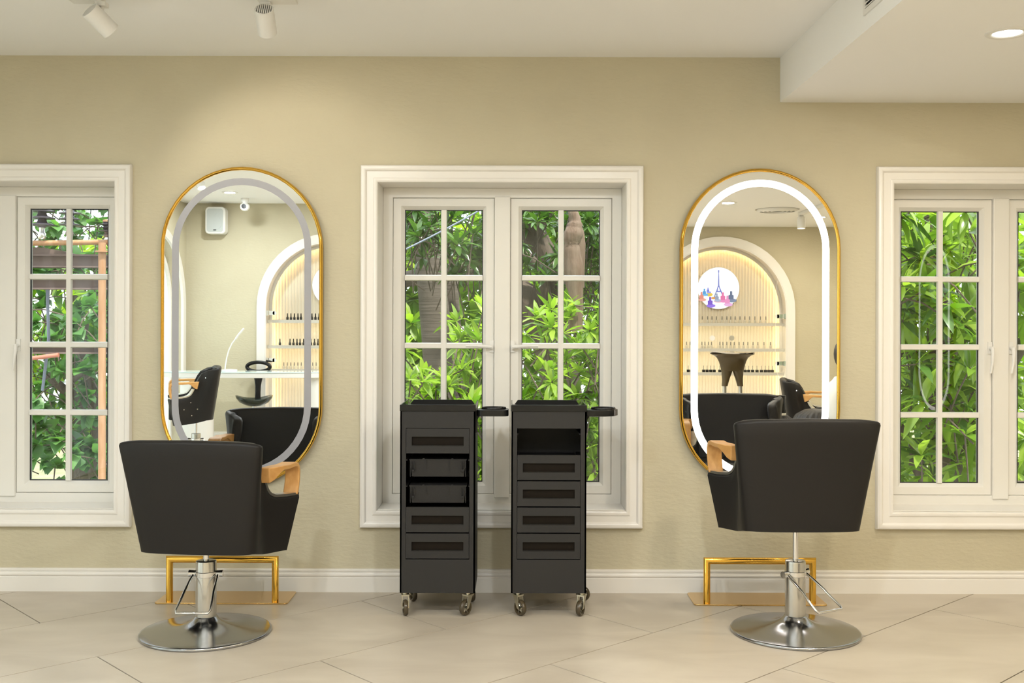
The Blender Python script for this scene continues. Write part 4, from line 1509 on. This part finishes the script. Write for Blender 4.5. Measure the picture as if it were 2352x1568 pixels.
for k, (L, W, dr) in enumerate(((0.20, 0.050, 0.35), (0.23, 0.055, 0.7), (0.18, 0.048, 0.1))):
    leaf_data('near%d' % k, L, W, dr, 0.28, M_LEAF_NEAR)
    leaf_data('mid%d' % k, L, W, dr, 0.28, M_LEAF_MID)
    leaf_data('far%d' % k, L * 1.1, W * 1.3, dr, 0.2, M_LEAF_FAR)
for k, (L, W, dr) in enumerate(((0.11, 0.10, 0.3), (0.13, 0.115, 0.5))):
    leaf_data('heart%d' % k, L, W, dr, 0.15, M_LEAF_HEART, True)


def px2w(px, py, y):
    d = y + CAM_D
    return np.array([(px - 1180) * d / FPX, y, CAM_H - (py - 745) * d / FPX])


def blob(pxr, pyr, yr, n, up=(0, -0.35, 1.0), jit=0.6):
    out = []
    for _ in range(n):
        c = px2w(rng.uniform(*pxr), rng.uniform(*pyr), rng.uniform(*yr))
        ax = np.array(up) + rng.normal(0, jit, 3)
        out.append((c, ax))
    return out


def rough_tube(mb, pts, rs, n=12, amp=0.10):
    """trunk: uneven tube through points"""
    P = [Vector(p) for p in pts]
    fine, fr = [], []
    for i in range(len(P) - 1):
        for q in range(5):
            t = q / 5
            p0, p1, p2, p3 = P[max(i - 1, 0)], P[i], P[i + 1], P[min(i + 2, len(P) - 1)]
            fine.append(0.5 * ((2 * p1) + (-p0 + p2) * t + (2 * p0 - 5 * p1 + 4 * p2 - p3) * t * t + (-p0 + 3 * p1 - 3 * p2 + p3) * t ** 3))
            fr.append((rs[i] * (1 - t) + rs[i + 1] * t) * (1 + random.uniform(-amp, amp) * 0.5))
    fine.append(P[-1])
    fr.append(rs[-1])
    mb.tube(fine, 0, n=n, rs=fr)
    return mb


# bright young mango bush right below the middle window
t1 = thing('mango_tree', 'bright young mango tree filling the lower middle window', 'tree', (0.1, 2.6, GZ))
def shift(cl, t):
    l = np.array(t.location)
    return [(c - l, a) for c, a in cl]
cl = blob((1040, 1170), (700, 1000), (2.0, 2.9), 30) + blob((930, 1120), (860, 1150), (1.7, 2.9), 60) + blob((1180, 1300), (700, 1120), (1.9, 2.9), 60) + blob((1270, 1400), (700, 1120), (2.2, 3.2), 60) + blob((740, 930), (800, 1150), (1.9, 3.0), 40) + blob((1400, 1600), (700, 1150), (2.2, 3.2), 50)
foliage(t1, shift(cl, t1), ['near0', 'near1', 'near2'], 11, 1.35, 0.85, 280, M_LEAF_NEAR)
m = MB()
rough_tube(m, [(0, 0, 0), (0.05, 0.0, 1.5), (0.0, 0.05, 2.6), (-0.1, 0.0, 3.4)], [0.10, 0.08, 0.06, 0.04])
rough_tube(m, [(0.02, 0, 2.4), (0.3, 0.1, 3.1), (0.5, 0.1, 3.9)], [0.05, 0.04, 0.025])
rough_tube(m, [(0.02, 0, 2.2), (-0.4, 0.0, 3.0), (-0.7, -0.2, 3.6)], [0.05, 0.04, 0.025])
m.build('trunk', M_BARK, t1, smooth=70)

# older tree with bare limbs in the right-hand sash of the middle window
t2 = thing('mango_tree', 'old branching mango tree behind the right sash of the middle window', 'tree', (0.4, 4.2, GZ))
cl = blob((920, 1120), (440, 600), (3.2, 4.6), 55) + blob((1180, 1400), (440, 640), (3.6, 5.2), 60) + blob((1300, 1420), (470, 760), (3.5, 4.6), 36) + blob((1000, 1130), (560, 640), (3.6, 4.4), 16) + blob((700, 920), (380, 700), (3.6, 5.0), 45) + blob((1420, 1650), (380, 760), (3.6, 5.0), 45)
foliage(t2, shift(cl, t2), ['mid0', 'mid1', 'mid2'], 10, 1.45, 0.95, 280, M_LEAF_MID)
l2 = np.array(t2.location)
def W2(px, py, y):
    return tuple(px2w(px, py, y) - l2)
m = MB()
rough_tube(m, [(0.35, 0.3, 0), W2(1290, 900, 4.6), W2(1225, 720, 4.6), W2(1165, 650, 4.7), W2(1100, 600, 4.8)], [0.24, 0.20, 0.17, 0.13, 0.08])
rough_tube(m, [W2(1262, 730, 4.5), W2(1258, 690, 4.4), W2(1235, 615, 4.4), W2(1190, 582, 4.4), W2(1120, 575, 4.5)], [0.06, 0.05, 0.05, 0.045, 0.03])
rough_tube(m, [W2(1290, 700, 4.9), W2(1262, 620, 4.9), W2(1232, 550, 4.9), W2(1205, 500, 4.9), W2(1190, 440, 4.9)], [0.13, 0.14, 0.13, 0.11, 0.09])
rough_tube(m, [W2(1236, 540, 4.9), W2(1255, 500, 4.9), W2(1280, 460, 4.9)], [0.05, 0.04, 0.03])
m.build('trunk', M_BARK, t2, smooth=70)
m = MB()
rough_tube(m, [W2(1322, 760, 3.2), W2(1318, 620, 3.2), W2(1313, 560, 3.2), W2(1318, 530, 3.2), W2(1320, 505, 3.2), W2(1312, 480, 3.2), W2(1298, 455, 3.3)], [0.068, 0.078, 0.068, 0.078, 0.055, 0.04, 0.032], amp=0.25)
rough_tube(m, [W2(1328, 660, 3.22), W2(1331, 560, 3.22), W2(1328, 520, 3.22)], [0.05, 0.05, 0.03])
rough_tube(m, [W2(1308, 640, 3.24), W2(1300, 590, 3.24), W2(1296, 560, 3.24)], [0.04, 0.035, 0.03])
m.build('split_limb', M_CUT, t2, smooth=70, label='torn pale limb with bare wood')
t2b = thing('grey_post', 'thick grey trunk-like post with crossbar in the left sash of the middle window', 'post', (-0.85, 5.2, GZ))
l3 = np.array(t2b.location)
def W3(px, py, y):
    return tuple(px2w(px, py, y) - l3)
m = MB()
pts = [W3(1016, 1300, 5.2), W3(1012, 950, 5.2), W3(1005, 800, 5.2), W3(996, 700, 5.2), W3(985, 600, 5.2), W3(970, 500, 5.2), W3(962, 430, 5.2)]
pts = [(pts[0][0], pts[0][1], 0.0)] + pts
rough_tube(m, pts, [0.19, 0.18, 0.165, 0.155, 0.15, 0.145, 0.12, 0.11], n=20, amp=0.03)
m.build('shaft', M_PALM, t2b, smooth=70)
m = MB()
rough_tube(m, [W3(900, 648, 5.35), W3(1000, 630, 5.30), W3(1140, 610, 5.35)], [0.085, 0.085, 0.08], n=14, amp=0.06)
m.build('crossbar', M_PALM, t2b, smooth=70)
m = MB()
rough_tube(m, [W3(1060, 1000, 5.6), W3(1043, 800, 5.6), W3(1035, 690, 5.6), W3(1035, 620, 5.6)], [0.10, 0.095, 0.09, 0.08], n=14, amp=0.05)
m.build('side_shaft', M_PALM, t2b, smooth=70)

# big-leaved tree outside the right window
t3 = thing('mango_tree', 'large-leaved mango tree outside the right window', 'tree', (3.2, 2.0, GZ))
cl = blob((2030, 2290), (440, 1160), (1.3, 2.6), 150, up=(0, -0.6, 0.5)) + blob((2290, 2420), (440, 1160), (1.6, 2.8), 50, up=(0, -0.5, 0.6)) + blob((1840, 2030), (420, 1160), (1.8, 2.8), 55, up=(0, -0.5, 0.6)) + blob((2420, 2750), (420, 1160), (1.8, 3.0), 80, up=(0, -0.5, 0.6))
foliage(t3, shift(cl, t3), ['near0', 'near1', 'near1', 'mid1'], 9, 1.5, 1.2, 290, M_LEAF_NEAR)
m = MB()
rough_tube(m, [(0.1, 0.4, 0), (0.1, 0.4, 2.5), (0.0, 0.3, 4.0), (-0.1, 0.3, 5.6)], [0.16, 0.13, 0.10, 0.06])
rough_tube(m, [(0.05, 0.35, 3.4), (0.5, 0.2, 4.2), (0.9, 0.1, 4.9)], [0.06, 0.05, 0.03])
rough_tube(m, [(0.05, 0.35, 3.0), (-0.5, 0.3, 4.0), (-0.8, 0.2, 5.0)], [0.06, 0.05, 0.03])
m.build('trunk', M_BARK, t3, smooth=70)

# round-leaved tree behind the electrical rack
t4 = thing('round_leaved_tree', 'round-leaved tree behind the rusty rack in the left window', 'tree', (-3.7, 4.6, GZ))
cl = blob((40, 290), (660, 1060), (3.6, 5.4), 130, up=(0, -0.7, 0.4)) + blob((40, 290), (440, 640), (4.2, 5.8), 60, up=(0, -0.7, 0.4)) + blob((40, 290), (1000, 1130), (3.8, 4.8), 24, up=(0, -0.7, 0.4)) + blob((-350, 40), (440, 1130), (4.0, 5.8), 120, up=(0, -0.7, 0.4)) + blob((290, 480), (440, 1130), (4.0, 5.8), 70, up=(0, -0.7, 0.4))
foliage(t4, shift(cl, t4), ['heart0', 'heart1'], 9, 1.5, 1.15, 290, M_LEAF_HEART)
l4 = np.array(t4.location)
def W4(px, py, y):
    return tuple(px2w(px, py, y) - l4)
m = MB()
rough_tube(m, [(-0.3, 0.8, 0), W4(230, 1150, 5.2), W4(225, 980, 5.0), W4(150, 900, 4.9), W4(90, 850, 4.9)], [0.13, 0.10, 0.07, 0.05, 0.03])
rough_tube(m, [W4(225, 980, 5.0), W4(210, 880, 4.8), W4(190, 820, 4.8), W4(200, 740, 4.8)], [0.06, 0.045, 0.035, 0.02])
rough_tube(m, [W4(220, 960, 5.0), W4(160, 890, 4.6), W4(230, 840, 4.6)], [0.04, 0.03, 0.02])
m.build('trunk', M_BARK, t4, smooth=70)

# distant greenery, sunlit
FARL = ['sunlit tree in the distance behind the middle window', 'sunlit tree in the distance behind the right window', 'sunlit tree in the distance behind the left window', 'sunlit tree far behind the right side of the middle window', 'distant tree beyond the far left, hidden behind the side wall', 'distant tree hidden behind the wall with the unlit mirror', 'distant tree hidden behind the wall with the lit mirror', 'distant tree beyond the far right, hidden behind the side wall']
for k, (pxr, pyr, yr, n) in enumerate((((880, 1165), (520, 1150), (6.8, 8.6), 300), ((1960, 2460), (400, 1200), (5.0, 8.5), 300), ((-60, 340), (560, 1000), (8.0, 11.0), 170), ((1150, 1440), (400, 1150), (9.6, 12.0), 330), ((-1100, -100), (420, 1150), (8.0, 11.5), 420), ((350, 870), (420, 1150), (7.2, 9.5), 330), ((1450, 1950), (400, 1150), (6.6, 9.2), 330), ((2480, 3400), (400, 1200), (5.5, 9.0), 420))):
    cxy = px2w(sum(pxr) / 2, 745, sum(yr) / 2)
    tf = thing('distant_tree', FARL[k], 'tree', (cxy[0], cxy[1], GZ), 0, 'sunlit trees in the distance')
    foliage(tf, shift(blob(pxr, pyr, yr, n, up=(0, -0.8, 0.3)), tf), ['far0', 'far1', 'far2'], 10, 1.5, 1.7, 0, M_LEAF_FAR, twigs=False)
    m = MB()
    rough_tube(m, [(0, 0.5, 0), (0.1, 0.5, 2.5), (0.0, 0.5, 5.0)], [0.2, 0.15, 0.08])
    m.build('trunk', M_BARK, tf, smooth=70)

# cable crossing the middle window
m = MB()
a, b = px2w(860, 607, 2.4), px2w(1180, 437, 2.4)
pts = [tuple(a + (b - a) * (k / 10) - np.array([0, 0, 0.02 * math.sin(PI * k / 10)])) for k in range(11)]
m.tube([tuple(a + (a - b) * 0.8)] + pts + [tuple(b + (b - a) * 2)], 0.0065, n=8)
tag(m.build('overhead_cable', M_CABLE, smooth=60), 'grey-blue overhead cable crossing the middle window', 'cable')

# rusty electrical rack in the left window
YR = 2.3
rk = thing('electrical_rack', 'rusty steel electrical rack outside the left window', 'rack', (-3.3, YR, GZ))
lr = np.array(rk.location)
def WR(px, py, y=YR):
    return px2w(px, py, y) - lr
def beam(mb, x0, x1, ya, yb, dy0=-0.05, dy1=0.05):
    p, q = WR(x0, yb), WR(x1, ya)
    mb.box(p[0], q[0], dy0, dy1, p[2], q[2])
p = WR(0, 0)
def hbeam(name, ya, yb, flange=0.02):
    m = MB()
    p, q = WR(-120, yb), WR(330, ya)
    m.box(p[0], q[0], -0.02, 0.02, p[2], q[2])
    m.box(p[0], q[0], -0.06, 0.06, p[2], p[2] + 0.012)
    m.box(p[0], q[0], -0.06, 0.06, q[2] - 0.012, q[2])
    m.build(name, M_RUST, rk)
hbeam('beam', 588, 618)
hbeam('beam', 640, 668)
hbeam('beam', 795, 815)
m = MB()
p, q = WR(60, 606), WR(150, 575)
m.prism([(WR(60, 590)[0], WR(60, 590)[2]), (WR(185, 590)[0], WR(185, 590)[2]), (WR(150, 580)[0], WR(150, 580)[2]), (WR(100, 572)[0], WR(100, 572)[2]), (WR(60, 572)[0], WR(60, 572)[2])], -0.05, 0.02, 'y')
m.build('bracket', M_RUST, rk)
for xx in (-100, 320):
    m = MB()
    p = WR(xx, 560)
    m.box(p[0] - 0.05, p[0] + 0.05, 0.03, 0.13, 0, p[2])
    m.build('leg', M_RUST, rk)
m = MB()
p0, p1 = WR(-120, 565, YR - 0.1), WR(330, 557, YR - 0.1)
m.tube([tuple(p0), tuple(p1)], 0.020, n=12)
m.build('conduit', M_ORANGE, rk, smooth=60)
m = MB()
p0 = WR(234, 560, YR - 0.16)
m.tube([(p0[0] + 0.03, p0[1], 0), (p0[0] + 0.005, p0[1], p0[2] * 0.5), tuple(p0)], 0.0265, n=14)
m.cyl((p0[0], p0[1], p0[2] - 0.07), (p0[0], p0[1], p0[2] - 0.06), 0.05, n=16)
m.build('pipe', M_ORANGE, rk, smooth=50, label='weathered orange upright pipe')
m = MB()
p0, p1 = WR(108, 665, YR + 0.1), WR(112, 780, YR + 0.1)
m.tube([tuple(p0), tuple(p1), tuple(WR(104, 850, YR + 0.1)), tuple(WR(98, 900, YR + 0.1))], 0.012, n=8)
m.build('strut', M_CABLE, rk, smooth=60)
m = MB()
m.tube([tuple(WR(-20, 838, YR - 0.08)), tuple(WR(80, 825, YR - 0.08)), tuple(WR(135, 818, YR - 0.08))], 0.016, n=10)
m.build('red_pipe', M_REDPIPE, rk, smooth=60)

for nm, px, pyt, pyb, sc_, lab in (('insulator', 96, 470, 562, 1.15, 'large ribbed dark insulator at left of the rusty rack'), ('insulator', 159, 478, 556, 0.95, 'ribbed dark insulator in the middle of the rusty rack'), ('insulator', 246, 510, 557, 0.75, 'short ribbed insulator at the right end of the rusty rack')):
    base = px2w(px, pyb, YR - 0.1)
    base[2] += 0.03
    top = px2w(px, pyt, YR - 0.1)
    h = top[2] - base[2]
    t = thing('insulator', lab, 'insulator', tuple(base), 0, 'ribbed porcelain insulators')
    prof = [(0.020, 0.0), (0.028, 0.01), (0.028, h * 0.16), (0.018, h * 0.2), (0.022, h * 0.34)]
    MB().lathe(prof, 18).build('pin', M_SILVER if sc_ > 1 else M_RUST, t, smooth=50)
    prof = [(0.025, h * 0.32)]
    for k in range(3):
        z = h * (0.36 + 0.19 * k)
        prof += [(0.03, z), (0.078 * sc_, z + h * 0.02), (0.080 * sc_, z + h * 0.05), (0.035 * sc_, z + h * 0.10), (0.032, z + h * 0.15)]
    prof += [(0.034, h * 0.93)]
    MB().lathe(prof, 28).build('sheds', M_PORCELAIN, t, smooth=60)
    MB().lathe([(0.028, h * 0.92), (0.033, h * 0.94), (0.033, h * 1.04), (0.02, h * 1.08)], 16).build('cap', M_ORANGE, t, smooth=50)
